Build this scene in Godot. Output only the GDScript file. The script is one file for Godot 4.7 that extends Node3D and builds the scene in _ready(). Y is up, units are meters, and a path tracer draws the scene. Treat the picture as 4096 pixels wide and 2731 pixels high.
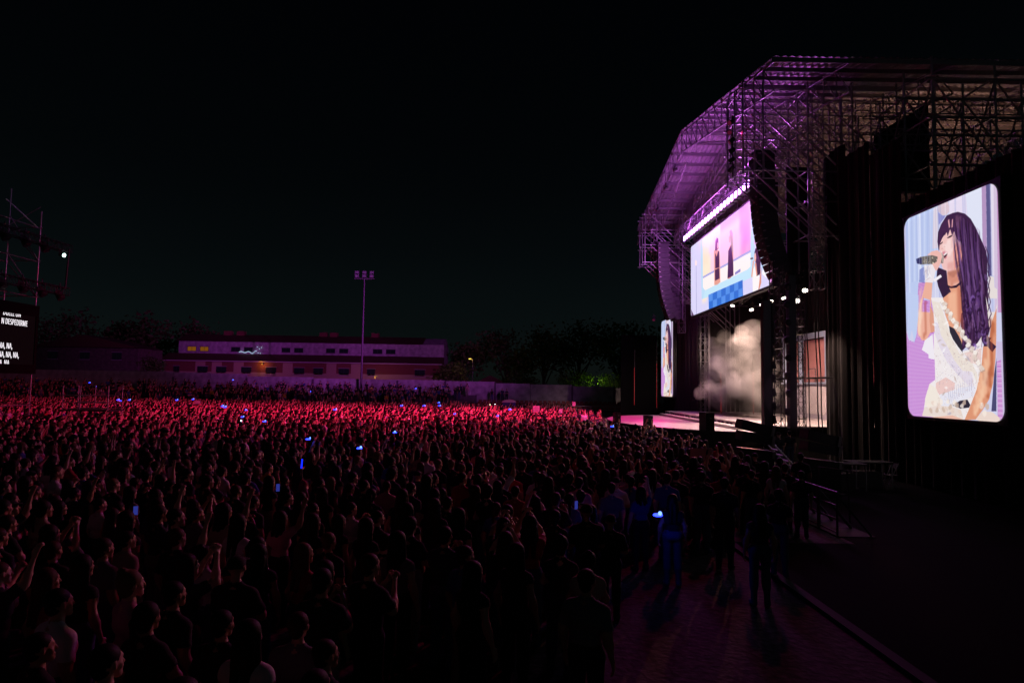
extends Node3D
# Night open-air concert seen from a riser at the side of the floor crowd. x runs upstage, -z across the stage front, y up, metres.

class Shape:
	var v := PackedVector3Array()
	var n := PackedVector3Array()
	var t := PackedVector2Array()
	var i := PackedInt32Array()
	func quad(a: Vector3, b: Vector3, c: Vector3, d: Vector3) -> void:  # counter-clockwise seen from outside
		var nn := (c - a).cross(d - b).normalized()
		var s := v.size()
		v.append_array([a, b, c, d])
		n.append_array([nn, nn, nn, nn])
		t.append_array([Vector2(0, 1), Vector2(1, 1), Vector2(1, 0), Vector2(0, 0)])
		i.append_array([s, s + 2, s + 1, s, s + 3, s + 2])
	func tri(a: Vector3, b: Vector3, c: Vector3) -> void:
		var nn := (b - a).cross(c - a).normalized()
		var s := v.size()
		v.append_array([a, b, c])
		n.append_array([nn, nn, nn])
		t.append_array([Vector2(0, 1), Vector2(1, 1), Vector2(1, 0)])
		i.append_array([s, s + 2, s + 1])
	func box(c: Vector3, size: Vector3, b := Basis()) -> Shape:
		var x := b.x * size.x * 0.5
		var y := b.y * size.y * 0.5
		var z := b.z * size.z * 0.5
		quad(c - x - y + z, c + x - y + z, c + x + y + z, c - x + y + z)
		quad(c + x - y - z, c - x - y - z, c - x + y - z, c + x + y - z)
		quad(c + x - y + z, c + x - y - z, c + x + y - z, c + x + y + z)
		quad(c - x - y - z, c - x - y + z, c - x + y + z, c - x + y - z)
		quad(c - x + y + z, c + x + y + z, c + x + y - z, c - x + y - z)
		quad(c - x - y - z, c + x - y - z, c + x - y + z, c - x - y + z)
		return self
	func span(lo: Vector3, hi: Vector3) -> Shape:
		return box((lo + hi) * 0.5, (hi - lo).abs())
	func tube(a: Vector3, b: Vector3, r: float, sides := 6, r2 := -1.0) -> Shape:
		var d := (b - a).normalized()
		var u := d.cross(Vector3.UP if absf(d.y) < 0.9 else Vector3.RIGHT).normalized()
		var w := d.cross(u)
		var rb := r if r2 < 0.0 else r2
		var s := v.size()
		for k in sides:
			var q := TAU * k / sides
			var o := u * cos(q) + w * sin(q)
			v.append_array([a + o * r, b + o * rb])
			n.append_array([o, o])
			t.append_array([Vector2(float(k) / sides, 0), Vector2(float(k) / sides, 1)])
		for k in sides:
			var p := s + 2 * k
			var q2 := s + 2 * ((k + 1) % sides)
			i.append_array([p, p + 1, q2, q2, p + 1, q2 + 1])
		for e in 2:
			var c := v.size()
			var at := b if e else a
			v.append(at)
			n.append(d if e else -d)
			t.append(Vector2(0.5, 0.5))
			for k in sides:
				v.append(v[s + 2 * k + e])
				n.append(d if e else -d)
				t.append(Vector2(0.5, 0.5))
			for k in sides:
				var k2 := (k + 1) % sides
				if e:
					i.append_array([c, c + 1 + k2, c + 1 + k])
				else:
					i.append_array([c, c + 1 + k, c + 1 + k2])
		return self
	func ball(c: Vector3, r: Vector3, seg := 10, rings := 6) -> Shape:
		var s := v.size()
		for a in rings + 1:
			var p := PI * a / rings
			for b in seg + 1:
				var q := TAU * b / seg
				var o := Vector3(sin(p) * cos(q), cos(p), sin(p) * sin(q))
				v.append(c + o * r)
				n.append((o / r).normalized())
				t.append(Vector2(float(b) / seg, float(a) / rings))
		for a in rings:
			for b in seg:
				var k := s + a * (seg + 1) + b
				i.append_array([k, k + seg + 1, k + 1, k + 1, k + seg + 1, k + seg + 2])
		return self
	func prism(p: PackedVector2Array, to3: Callable, d: Vector3) -> Shape:  # polygon (turning left as seen from +d) pushed along d
		var tr := Geometry2D.triangulate_polygon(p)
		for k in range(0, tr.size(), 3):
			var a: Vector3 = to3.call(p[tr[k]])
			var b: Vector3 = to3.call(p[tr[k + 1]])
			var c: Vector3 = to3.call(p[tr[k + 2]])
			if (b - a).cross(c - a).dot(d) < 0.0:
				var m := b
				b = c
				c = m
			tri(a + d, b + d, c + d)
			tri(a, c, b)
		var sweep := Vector3.ZERO
		for k in p.size():
			sweep += (to3.call(p[k]) as Vector3).cross(to3.call(p[(k + 1) % p.size()]))
		for k in p.size():
			var a: Vector3 = to3.call(p[k])
			var b: Vector3 = to3.call(p[(k + 1) % p.size()])
			if sweep.dot(d) > 0.0:
				quad(a, b, b + d, a + d)
			else:
				quad(b, a, a + d, b + d)
		return self
	func mesh() -> ArrayMesh:
		var m := ArrayMesh.new()
		var a := []
		a.resize(Mesh.ARRAY_MAX)
		a[Mesh.ARRAY_VERTEX] = v
		a[Mesh.ARRAY_NORMAL] = n
		a[Mesh.ARRAY_TEX_UV] = t
		a[Mesh.ARRAY_INDEX] = i
		m.add_surface_from_arrays(Mesh.PRIMITIVE_TRIANGLES, a)
		return m

var rng := RandomNumberGenerator.new()
var used := {}
var M := {}
var grain: ImageTexture
var patches: ImageTexture
const MID := -46.3  # the stage's middle line, on z

func lin(r: float, g: float, b: float) -> Color:
	return Color(r, g, b).linear_to_srgb()

func noise_tex(freq: float, lo: float, hi: float, sd: int, oct := 4) -> ImageTexture:
	var f := FastNoiseLite.new()
	f.seed = sd
	f.frequency = freq
	f.fractal_octaves = oct
	var im := f.get_seamless_image(256, 256)
	im.convert(Image.FORMAT_RGB8)
	for y in 256:
		for x in 256:
			var g := lerpf(lo, hi, im.get_pixel(x, y).r)
			im.set_pixel(x, y, Color(g, g, g))
	return ImageTexture.create_from_image(im)

func mat(key: String, c: Color, rough := 0.8, metal := 0.0, tex: Texture2D = null, size := 1.0) -> StandardMaterial3D:
	if M.has(key):
		return M[key]
	var m := StandardMaterial3D.new()
	m.resource_name = key
	m.albedo_color = c
	m.roughness = rough
	m.metallic = metal
	if tex:
		m.albedo_texture = tex
		m.uv1_triplanar = true
		m.uv1_world_triplanar = true
		m.uv1_scale = Vector3.ONE / size
	M[key] = m
	return m

func glow(key: String, c: Color, energy: float) -> StandardMaterial3D:
	if M.has(key):
		return M[key]
	var m := StandardMaterial3D.new()
	m.resource_name = key
	m.albedo_color = Color(0.02, 0.02, 0.02)
	m.emission_enabled = true
	m.emission = c
	m.emission_energy_multiplier = energy
	M[key] = m
	return m

func numbered(called: String) -> String:
	used[called] = used.get(called, -1) + 1
	return called if used[called] == 0 else "%s_%03d" % [called, used[called]]

func tag(o: Node3D, label: String, category: String, group := "", kind := "") -> Node3D:
	o.set_meta("label", label)
	o.set_meta("category", category)
	if group:
		o.set_meta("group", group)
	if kind:
		o.set_meta("kind", kind)
	return o

func thing(called: String, label: String, category: String, at := Vector3.ZERO, turn := 0.0, group := "") -> Node3D:
	var o := Node3D.new()
	o.name = numbered(called)
	add_child(o)
	o.position = at
	o.rotation.y = turn
	tag(o, label, category, group)
	return o

func part(called: String, s, m: Material, parent: Node3D, at := Vector3.ZERO) -> MeshInstance3D:
	var o := MeshInstance3D.new()
	o.name = called
	o.mesh = s.mesh() if s is Shape else s
	o.material_override = m
	o.position = at
	parent.add_child(o, true)
	return o

func solo(called: String, s, m: Material, label: String, category: String, group := "", kind := "") -> MeshInstance3D:
	var o := part(numbered(called), s, m, self)
	tag(o, label, category, group, kind)
	return o

func setting(called: String, s, m: Material) -> MeshInstance3D:
	var o := part(numbered(called), s, m, self)
	o.set_meta("kind", "structure")
	return o

func copy(o: Node3D, at: Vector3, turn := 0.0, label := "") -> Node3D:
	var c: Node3D = o.duplicate()
	c.name = numbered(String(o.name).rstrip("0123456789").trim_suffix("_"))
	add_child(c)
	c.position = at
	c.rotation.y = turn
	if label:
		c.set_meta("label", label)
	return c

func aim(l: Node3D, at: Vector3, to: Vector3) -> void:
	l.transform = Transform3D(Basis.looking_at(to - at, Vector3.UP if absf((to - at).normalized().y) < 0.98 else Vector3.RIGHT), at)

func spot(called: String, at: Vector3, to: Vector3, c: Color, energy: float, angle: float, size := 0.15, soft := 0.6) -> void:
	var l := SpotLight3D.new()
	l.name = called
	add_child(l, true)
	aim(l, at, to)
	l.light_color = c
	l.light_energy = energy
	l.spot_angle = angle
	l.spot_angle_attenuation = soft
	l.spot_range = 140.0
	l.spot_attenuation = 2.0
	l.light_size = size
	l.shadow_enabled = true

func area(called: String, at: Vector3, to: Vector3, c: Color, energy: float, size: Vector2) -> void:
	var l := AreaLight3D.new()
	l.name = called
	add_child(l, true)
	aim(l, at, to)
	l.light_color = c
	l.light_energy = energy
	l.area_size = size
	l.area_range = 140.0
	l.shadow_enabled = true

func omni(called: String, at: Vector3, c: Color, energy: float, size := 0.1) -> void:
	var l := OmniLight3D.new()
	l.name = called
	add_child(l, true)
	l.position = at
	l.light_color = c
	l.light_energy = energy
	l.omni_range = 80.0
	l.omni_attenuation = 2.0
	l.light_size = size
	l.shadow_enabled = true

func truss(called: String, a: Vector3, b: Vector3, w: float, m: Material, label: String, group := "", bay := 0.0) -> Node3D:
	var o := thing(called, label, "truss", a, 0.0, group)
	truss_parts(o, b - a, w, m, bay)
	return o

func truss_parts(o: Node3D, d: Vector3, w: float, m: Material, bay := 0.0, from := Vector3.ZERO) -> void:
	var f := d.normalized()
	var u := f.cross(Vector3.UP if absf(f.y) < 0.9 else Vector3.BACK).normalized() * w * 0.5
	var q := u.cross(f).normalized() * w * 0.5
	var r := clampf(w * 0.05, 0.02, 0.035)
	var corner := [from + u + q, from - u + q, from - u - q, from + u - q]
	for c in corner:
		part("chord", Shape.new().tube(c, c + d, r, 6), m, o)
	var n := maxi(2, int(round(d.length() / (bay if bay > 0.0 else w))))
	var s := Shape.new()
	for k in 4:
		var p: Vector3 = corner[k]
		var p2: Vector3 = corner[(k + 1) % 4]
		for j in n:
			var t0 := d * (float(j) / n)
			var t1 := d * (float(j + 1) / n)
			s.tube(p + t0 if j % 2 else p2 + t0, p2 + t1 if j % 2 else p + t1, r * 0.6, 4)
			s.tube(p + t0, p2 + t0, r * 0.6, 4)
	part("lacing", s, m, o)

# ---- people: a field of tapered capsules meshed as surface nets; labels 0 skin, 1 top, 2 legwear, 3 hair or cap
func net(prims: Array, cell: float, k: float) -> Array:
	var lo := Vector3(1e9, 1e9, 1e9)
	var hi := -lo
	for p in prims:
		var r: float = maxf(p[2], p[3]) + cell * 3.0
		for e in 2:
			var q: Vector3 = p[e]
			lo = lo.min(q - Vector3(r, r, r))
			hi = hi.max(q + Vector3(r, r, r))
	var nx := int((hi.x - lo.x) / cell) + 2
	var ny := int((hi.y - lo.y) / cell) + 2
	var nz := int((hi.z - lo.z) / cell) + 2
	var sum := PackedFloat32Array()
	sum.resize(nx * ny * nz)
	var best := PackedFloat32Array()
	best.resize(nx * ny * nz)
	best.fill(1e9)
	var lab := PackedByteArray()
	lab.resize(nx * ny * nz)
	for p in prims:
		var a: Vector3 = p[0]
		var b: Vector3 = p[1]
		var ra: float = p[2]
		var rb: float = p[3]
		var who: int = p[4]
		var sc: Vector3 = p[5] if p.size() > 5 else Vector3.ONE
		var m := maxf(ra, rb) * maxf(sc.x, maxf(sc.y, sc.z)) + 3.5 / k + cell
		var l := ((a.min(b) - Vector3(m, m, m) - lo) / cell).floor()
		var h := ((a.max(b) + Vector3(m, m, m) - lo) / cell).ceil()
		var x0 := maxi(0, int(l.x))
		var y0 := maxi(0, int(l.y))
		var z0 := maxi(0, int(l.z))
		var x1 := mini(nx, int(h.x))
		var y1 := mini(ny, int(h.y))
		var z1 := mini(nz, int(h.z))
		var inv := Vector3.ONE / sc
		var aa := a * inv
		var ab := (b - a) * inv
		var ll := maxf(ab.dot(ab), 1e-9)
		var small := minf(sc.x, minf(sc.y, sc.z))
		for z in range(z0, z1):
			for y in range(y0, y1):
				var at := (z * ny + y) * nx
				var q := (Vector3(x0, y, z) * cell + lo) * inv - aa
				var dx := cell * inv.x
				for x in range(x0, x1):
					var t := clampf(q.dot(ab) / ll, 0.0, 1.0)
					var d := ((q - ab * t).length() - ra - (rb - ra) * t) * small
					q.x += dx
					if d < 3.5 / k:
						sum[at + x] += exp(minf(-k * d, 40.0))
						if d < best[at + x]:
							best[at + x] = d
							lab[at + x] = who
	var vert := PackedVector3Array()
	var vl := PackedByteArray()
	var at_cell := PackedInt32Array()
	at_cell.resize(nx * ny * nz)
	at_cell.fill(-1)
	var sy := nx
	var sz := nx * ny
	var off := [0, 1, sy, sy + 1, sz, sz + 1, sz + sy, sz + sy + 1]
	var pos := [Vector3(0, 0, 0), Vector3(1, 0, 0), Vector3(0, 1, 0), Vector3(1, 1, 0), Vector3(0, 0, 1), Vector3(1, 0, 1), Vector3(0, 1, 1), Vector3(1, 1, 1)]
	var edges := [[0, 1], [2, 3], [4, 5], [6, 7], [0, 2], [1, 3], [4, 6], [5, 7], [0, 4], [1, 5], [2, 6], [3, 7]]
	for z in nz - 1:
		for y in ny - 1:
			var row := (z * ny + y) * nx
			for x in nx - 1:
				var c := row + x
				var c0 := sum[c] > 1.0
				if (sum[c + 1] > 1.0) == c0 and (sum[c + sy] > 1.0) == c0 and (sum[c + sz] > 1.0) == c0 and (sum[c + sy + 1] > 1.0) == c0 and (sum[c + sz + 1] > 1.0) == c0 and (sum[c + sz + sy] > 1.0) == c0 and (sum[c + sz + sy + 1] > 1.0) == c0:
					continue
				var f := [0.0, 0.0, 0.0, 0.0, 0.0, 0.0, 0.0, 0.0]
				var near := 1e9
				var who := 0
				for j in 8:
					var s: int = c + off[j]
					f[j] = -log(maxf(sum[s], 0.02)) / k
					if best[s] < near:
						near = best[s]
						who = lab[s]
				var acc := Vector3.ZERO
				var cnt := 0
				for e in edges:
					var f0: float = f[e[0]]
					var f1: float = f[e[1]]
					if (f0 < 0.0) != (f1 < 0.0):
						acc += (pos[e[0]] as Vector3).lerp(pos[e[1]], f0 / (f0 - f1))
						cnt += 1
				at_cell[c] = vert.size()
				vert.append(lo + (Vector3(x, y, z) + acc / cnt) * cell)
				vl.append(who)
	var nor := PackedVector3Array()
	nor.resize(vert.size())
	var quads := []
	for z in range(1, nz - 1):
		for y in range(1, ny - 1):
			var row := (z * ny + y) * nx
			for x in range(1, nx - 1):
				var c := row + x
				if at_cell[c] < 0:
					continue
				var ins := sum[c] > 1.0
				for ax in 3:
					var up: int = c + [1, sy, sz][ax]
					if (sum[up] > 1.0) == ins:
						continue
					var s1: int = [sy, sz, 1][ax]
					var s2: int = [sz, 1, sy][ax]
					var q := [at_cell[c - s1 - s2], at_cell[c - s2], at_cell[c], at_cell[c - s1]]
					if q[0] < 0 or q[1] < 0 or q[3] < 0:
						continue
					if not ins:
						q.reverse()
					var nn: Vector3 = (vert[q[2]] - vert[q[0]]).cross(vert[q[3]] - vert[q[1]])
					for j in q:
						nor[j] += nn
					quads.append(q)
	return [vert, nor, vl, quads]

func split(nets: Array) -> Array:  # nets -> the whole body, and shells for the top, the legwear and the hair
	var out := [Shape.new(), Shape.new(), Shape.new(), Shape.new()]
	for g in nets:
		var map := [{}, {}, {}, {}]
		for q in g[3]:
			var who: int = g[2][q[0]]
			for to in ([who] if who == 0 or who == 3 else [0, who]):
				var s: Shape = out[to]
				var id := []
				for j in q:
					if not map[to].has(j):
						map[to][j] = s.v.size()
						var nn: Vector3 = g[1][j].normalized()
						s.v.append(g[0][j] + nn * (0.007 if to == 1 or to == 2 else 0.0))
						s.n.append(nn)
						s.t.append(Vector2.ZERO)
					id.append(map[to][j])
				s.i.append_array([id[0], id[2], id[1], id[0], id[3], id[2]])
	return out.map(func(s): return s.mesh() if s.v.size() else null)

func hand(w: Vector3, d: Vector3, palm: Vector3, side: float, curl: float) -> Array:
	d = d.normalized()
	palm = (palm - d * palm.dot(d)).normalized()
	var ac := d.cross(palm) * side
	var p := [[w - d * 0.05, w + d * 0.02, 0.026, 0.024, 0]]
	for j in 4:
		var o := ac * (0.028 - 0.019 * j)
		p.append([w + d * 0.02 + o * 0.6, w + d * 0.088 + o, 0.015, 0.012, 0])
		var at := w + d * 0.092 + o
		var b := 0.0
		for seg in 3:
			b += curl * (1.0 if seg else 0.7)
			var ln: float = [0.042, 0.046, 0.043, 0.034][j] * [1.0, 0.65, 0.5][seg]
			var to := at + (d * cos(b) + palm * sin(b)) * ln
			p.append([at, to, 0.0092 - 0.0006 * seg, 0.0086 - 0.0008 * seg, 0])
			at = to
	var tb := w + d * 0.03 + ac * 0.028
	var t1 := tb + (d * 0.65 + ac * 0.7 + palm * 0.3).normalized() * 0.045
	p.append([tb, t1, 0.014, 0.0105, 0])
	p.append([t1, t1 + (d * 0.85 + ac * 0.25 + palm * (0.3 + 0.4 * curl)).normalized() * 0.034, 0.0105, 0.009, 0])
	return p

# arms: [elbow, wrist, palm direction, curl] for the +x and the -x arm
func person_meshes(woman: bool, hair: String, arm_r: Array, arm_l: Array, sleeve: float, look := 0.1) -> Array:
	var sh := 0.165 if woman else 0.195
	var b := []
	var hips := 0.098 if woman else 0.085
	b.append([Vector3(-hips * 0.8, 0.95, 0.01), Vector3(hips * 0.8, 0.95, 0.01), 0.105 if woman else 0.1, 0.105 if woman else 0.1, 2])
	b.append([Vector3(-0.045, 1.08, 0), Vector3(0.045, 1.08, 0), 0.092 if woman else 0.108, 0.092 if woman else 0.108, 1])
	b.append([Vector3(-0.075, 1.24, 0), Vector3(0.075, 1.24, 0), 0.102 if woman else 0.118, 0.102 if woman else 0.118, 1])
	b.append([Vector3(-sh + 0.065, 1.325, 0.01), Vector3(sh - 0.065, 1.325, 0.01), 0.07 if woman else 0.082, 0.07 if woman else 0.082, 1])
	for s in [-1.0, 1.0]:
		b.append([Vector3(0.025 * s, 1.425, 0.02), Vector3(sh * 0.8 * s, 1.362, 0.012), 0.042, 0.04, 1])
	if woman:
		b.append([Vector3(-0.07, 1.235, -0.075), Vector3(0.07, 1.235, -0.075), 0.052, 0.052, 1])
		b.append([Vector3(-0.06, 0.94, 0.06), Vector3(0.06, 0.94, 0.06), 0.075, 0.075, 2])
	b.append([Vector3(0, 1.36, 0.015), Vector3(0, 1.47, 0.0), 0.056, 0.05, 0])
	for s in [-1.0, 1.0]:
		var hip := Vector3(0.092 * s, 0.9, 0.0)
		var knee := Vector3(0.1 * s, 0.5, -0.02)
		var ank := Vector3(0.11 * s, 0.09, 0.03)
		b.append([hip, knee, 0.088 if woman else 0.092, 0.06, 2])
		b.append([knee + Vector3(0, -0.06, 0.01), knee + Vector3(0, -0.16, 0.025), 0.056, 0.062, 2])
		b.append([knee, ank, 0.06, 0.045, 2])
		b.append([ank + Vector3(0, -0.045, 0.02), ank + Vector3(0.02 * s, -0.055, -0.17), 0.042, 0.034, 2])
		var arm: Array = arm_r if s > 0 else arm_l
		var el: Vector3 = arm[0] * Vector3(s, 1, 1)
		var wr: Vector3 = arm[1] * Vector3(s, 1, 1)
		var shl := Vector3((sh - 0.008) * s, 1.338 + maxf(0.0, el.y - 1.35) * 0.15, 0.01)
		var cut := shl.lerp(el, sleeve)
		b.append([shl, cut, 0.056, 0.052 if sleeve > 0.3 else 0.054, 1])
		b.append([cut, el, 0.043 if woman else 0.048, 0.037 if woman else 0.042, 0])
		b.append([el, el.lerp(wr, 0.3), 0.037 if woman else 0.042, 0.039 if woman else 0.043, 0])
		b.append([el.lerp(wr, 0.3), wr, 0.038, 0.026, 0])
	# head
	var hc := Vector3(0, 1.595, -0.015)
	var tilt := Basis(Vector3.RIGHT, look)
	var hd := []
	var P := func(x: float, y: float, z: float) -> Vector3: return hc + tilt * Vector3(x, y, z)
	hd.append([Vector3(0, 1.42, 0.012), P.call(0, -0.06, 0.025), 0.052, 0.05, 0])
	hd.append([P.call(0, 0.03, 0.018), P.call(0, 0.03, 0.018), 0.09, 0.09, 0, Vector3(0.86, 1.0, 1.08)])
	hd.append([P.call(0, -0.02, -0.025), P.call(0, -0.085, -0.052), 0.064, 0.034, 0])
	hd.append([P.call(0, -0.1, -0.073), P.call(0, -0.105, -0.07), 0.02, 0.02, 0])
	hd.append([P.call(-0.028, 0.03, -0.07), P.call(0.028, 0.03, -0.07), 0.016, 0.016, 0])
	hd.append([P.call(0, 0.015, -0.085), P.call(0, -0.032, -0.105), 0.008, 0.013, 0])
	hd.append([P.call(-0.015, -0.066, -0.084), P.call(0.015, -0.066, -0.084), 0.0085, 0.0085, 0])
	for s in [-1.0, 1.0]:
		hd.append([P.call(0.04 * s, -0.03, -0.05), P.call(0.045 * s, -0.02, -0.045), 0.024, 0.022, 0])
		hd.append([P.call(0.078 * s, 0.015, 0.015), P.call(0.082 * s, -0.02, 0.012), 0.014, 0.01, 0])
	if hair == "cap":
		hd.append([P.call(0, 0.052, 0.018), P.call(0, 0.052, 0.018), 0.096, 0.096, 3, Vector3(0.9, 0.86, 1.1)])
		hd.append([P.call(-0.03, 0.06, -0.1), P.call(0.03, 0.06, -0.1), 0.05, 0.05, 3, Vector3(1.1, 0.22, 1.1)])
	elif hair == "short":
		hd.append([P.call(0, 0.052, 0.032), P.call(0, 0.052, 0.032), 0.096, 0.096, 3, Vector3(0.9, 0.92, 1.06)])
		hd.append([P.call(0, -0.02, 0.062), P.call(0, -0.02, 0.062), 0.06, 0.06, 3])
	else:
		hd.append([P.call(0, 0.048, 0.034), P.call(0, 0.048, 0.034), 0.102, 0.102, 3, Vector3(0.95, 0.96, 1.05)])
		hd.append([P.call(0, -0.02, 0.058), P.call(0, -0.04, 0.06), 0.074, 0.066, 3])
		if hair == "bun":
			hd.append([P.call(0, 0.125, 0.075), P.call(0, 0.13, 0.078), 0.046, 0.046, 3])
		elif hair == "tail":
			hd.append([P.call(0, 0.06, 0.13), P.call(0, 0.02, 0.165), 0.026, 0.032, 3])
			hd.append([P.call(0, 0.02, 0.165), Vector3(0, 1.3, 0.13), 0.032, 0.014, 3])
		else:
			var ends := 1.2 if hair == "long" else 1.36
			for s in [-1.0, 1.0]:
				hd.append([P.call(0.072 * s, 0.03, 0.02), Vector3(0.085 * s, 1.45, 0.02), 0.03, 0.036, 3])
				hd.append([Vector3(0.085 * s, 1.45, 0.03), Vector3(0.095 * s, ends + 0.03, 0.085), 0.036, 0.022, 3])
				hd.append([P.call(0.04 * s, -0.03, 0.07), Vector3(0.045 * s, ends, 0.12), 0.058, 0.024, 3])
	var nets := [net(b, 0.0165, 60.0), net(hd, 0.0085, 170.0)]
	for s in [-1.0, 1.0]:
		var arm: Array = arm_r if s > 0 else arm_l
		var el: Vector3 = arm[0] * Vector3(s, 1, 1)
		var wr: Vector3 = arm[1] * Vector3(s, 1, 1)
		nets.append(net(hand(wr, (wr - el), arm[2] * Vector3(s, 1, 1), s, arm[3]), 0.006, 330.0))
	return split(nets)

var kinds := []
func make_kinds() -> void:
	var down := [Vector3(0.235, 1.12, 0.04), Vector3(0.25, 0.88, -0.05), Vector3(-1, 0, 0.2), 0.35]
	var high := [Vector3(0.27, 1.58, -0.06), Vector3(0.2, 1.83, -0.12), Vector3(0, 0, -1), 0.15]
	var point := [Vector3(0.25, 1.5, -0.14), Vector3(0.24, 1.76, -0.22), Vector3(-0.3, 0, -1), 0.5]
	var phone := [Vector3(0.2, 1.17, -0.13), Vector3(0.055, 1.38, -0.31), Vector3(-1, 0, 0), 0.75]
	var phone_up := [Vector3(0.19, 1.42, -0.2), Vector3(0.06, 1.66, -0.3), Vector3(-1, 0, 0), 0.75]
	var clap := [Vector3(0.235, 1.13, -0.06), Vector3(0.05, 1.2, -0.29), Vector3(-1, 0, 0), 0.2]
	var fold := [Vector3(0.245, 1.11, -0.09), Vector3(0.0, 1.14, -0.2), Vector3(0, 0, 1), 0.4]
	kinds = [
		{"m": person_meshes(true, "long", down, down, 0.12), "d": "long hair", "pose": "arms down"},
		{"m": person_meshes(false, "short", down, down, 0.65), "d": "short hair", "pose": "arms down"},
		{"m": person_meshes(true, "long", high, high, 0.12, 0.2), "d": "long hair", "pose": "both arms raised"},
		{"m": person_meshes(true, "bob", point, down, 0.5, 0.15), "d": "chin-length hair", "pose": "one arm raised"},
		{"m": person_meshes(false, "short", phone, phone, 0.65), "d": "short hair", "pose": "hands before chest"},
		{"m": person_meshes(true, "bun", clap, clap, 0.12), "d": "hair in a bun", "pose": "hands together"},
		{"m": person_meshes(true, "tail", fold, down, 0.5), "d": "a ponytail", "pose": "one arm across the waist"},
		{"m": person_meshes(false, "cap", fold, fold, 0.7), "d": "a cap", "pose": "arms folded"},
		{"m": person_meshes(true, "long", phone_up, phone_up, 0.5, 0.15), "d": "long hair", "pose": "hands before face"},
		{"m": person_meshes(false, "short", point, down, 0.7, 0.1), "d": "short hair", "pose": "one arm raised"},
	]

const SKIN := [[0.62, 0.36, 0.25], [0.5, 0.27, 0.18], [0.38, 0.19, 0.12], [0.68, 0.42, 0.32]]
const HAIR := [[0.008, 0.006, 0.005], [0.016, 0.009, 0.006], [0.035, 0.018, 0.01], [0.16, 0.1, 0.05], [0.06, 0.02, 0.01]]
const HAIR_NAME := ["black", "dark brown", "brown", "blond", "auburn"]
const CLOTH := [[0.012, 0.012, 0.014], [0.7, 0.7, 0.72], [0.16, 0.16, 0.17], [0.05, 0.09, 0.3], [0.35, 0.03, 0.04], [0.55, 0.25, 0.32], [0.45, 0.38, 0.28], [0.03, 0.035, 0.06], [0.5, 0.38, 0.04]]
const CLOTH_NAME := ["black", "white", "grey", "blue", "red", "pink", "beige", "navy", "yellow"]
const LEGS := [[0.015, 0.015, 0.018], [0.06, 0.09, 0.16], [0.03, 0.04, 0.07], [0.3, 0.27, 0.22]]

func pick(w: Array) -> int:
	var r: float = rng.randf() * w.reduce(func(a, b): return a + b, 0.0)
	for k in w.size():
		r -= w[k]
		if r <= 0.0:
			return k
	return 0

func look_of(kind: int) -> Dictionary:
	return {"k": kind, "skin": pick([4, 4, 1.2, 3]), "hair": pick([5, 5, 3, 1.4, 0.8]), "top": pick([56, 13, 7, 5, 4, 3, 3, 12, 0.5]), "legs": pick([5, 4, 4, 1])}

func person(at: Vector3, turn: float, l: Dictionary, tall: float, label: String, group: String) -> Node3D:
	var o := thing("person", label, "person", at, turn, group)
	o.scale = Vector3.ONE * tall
	var k: Dictionary = kinds[l.k]
	var s: Array = SKIN[l.skin]
	var h: Array = HAIR[l.hair]
	var c: Array = CLOTH[l.top]
	var g: Array = LEGS[l.legs]
	part("body", k.m[0], mat("skin_%d" % l.skin, lin(s[0], s[1], s[2]), 0.5), o)
	part("top", k.m[1], mat("cloth_%d" % l.top, lin(c[0], c[1], c[2]), 0.9), o)
	part("trousers", k.m[2], mat("legwear_%d" % l.legs, lin(g[0], g[1], g[2]), 0.9), o)
	if k.d == "a cap":
		part("cap", k.m[3], mat("cloth_0", Color.BLACK), o)
	else:
		part("hair", k.m[3], mat("hair_%d" % l.hair, lin(h[0], h[1], h[2]), 0.62), o)
		M["hair_%d" % l.hair].metallic_specular = 0.3
	return o

const LEGS_NAME := ["black trousers", "blue jeans", "navy trousers", "tan trousers"]

func words(l: Dictionary) -> String:
	var k: Dictionary = kinds[l.k]
	var hair: String = ("person in " + k.d) if k.d == "a cap" else "person with %s %s" % [HAIR_NAME[l.hair], k.d.replace("hair in a bun", "hair bun").replace("a ponytail", "ponytail")]
	return "%s, %s top and %s, %s" % [hair, CLOTH_NAME[l.top], LEGS_NAME[l.legs], k.pose]

# ---- the stage
func lip_x(d: float, grow := 0.0) -> float:  # front edge of the curved stage lip at depth d
	var q := (d + MID) / (10.9 + grow)
	return 13.0 - (6.3 + grow) * sqrt(maxf(0.0, 1.0 - q * q))

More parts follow.
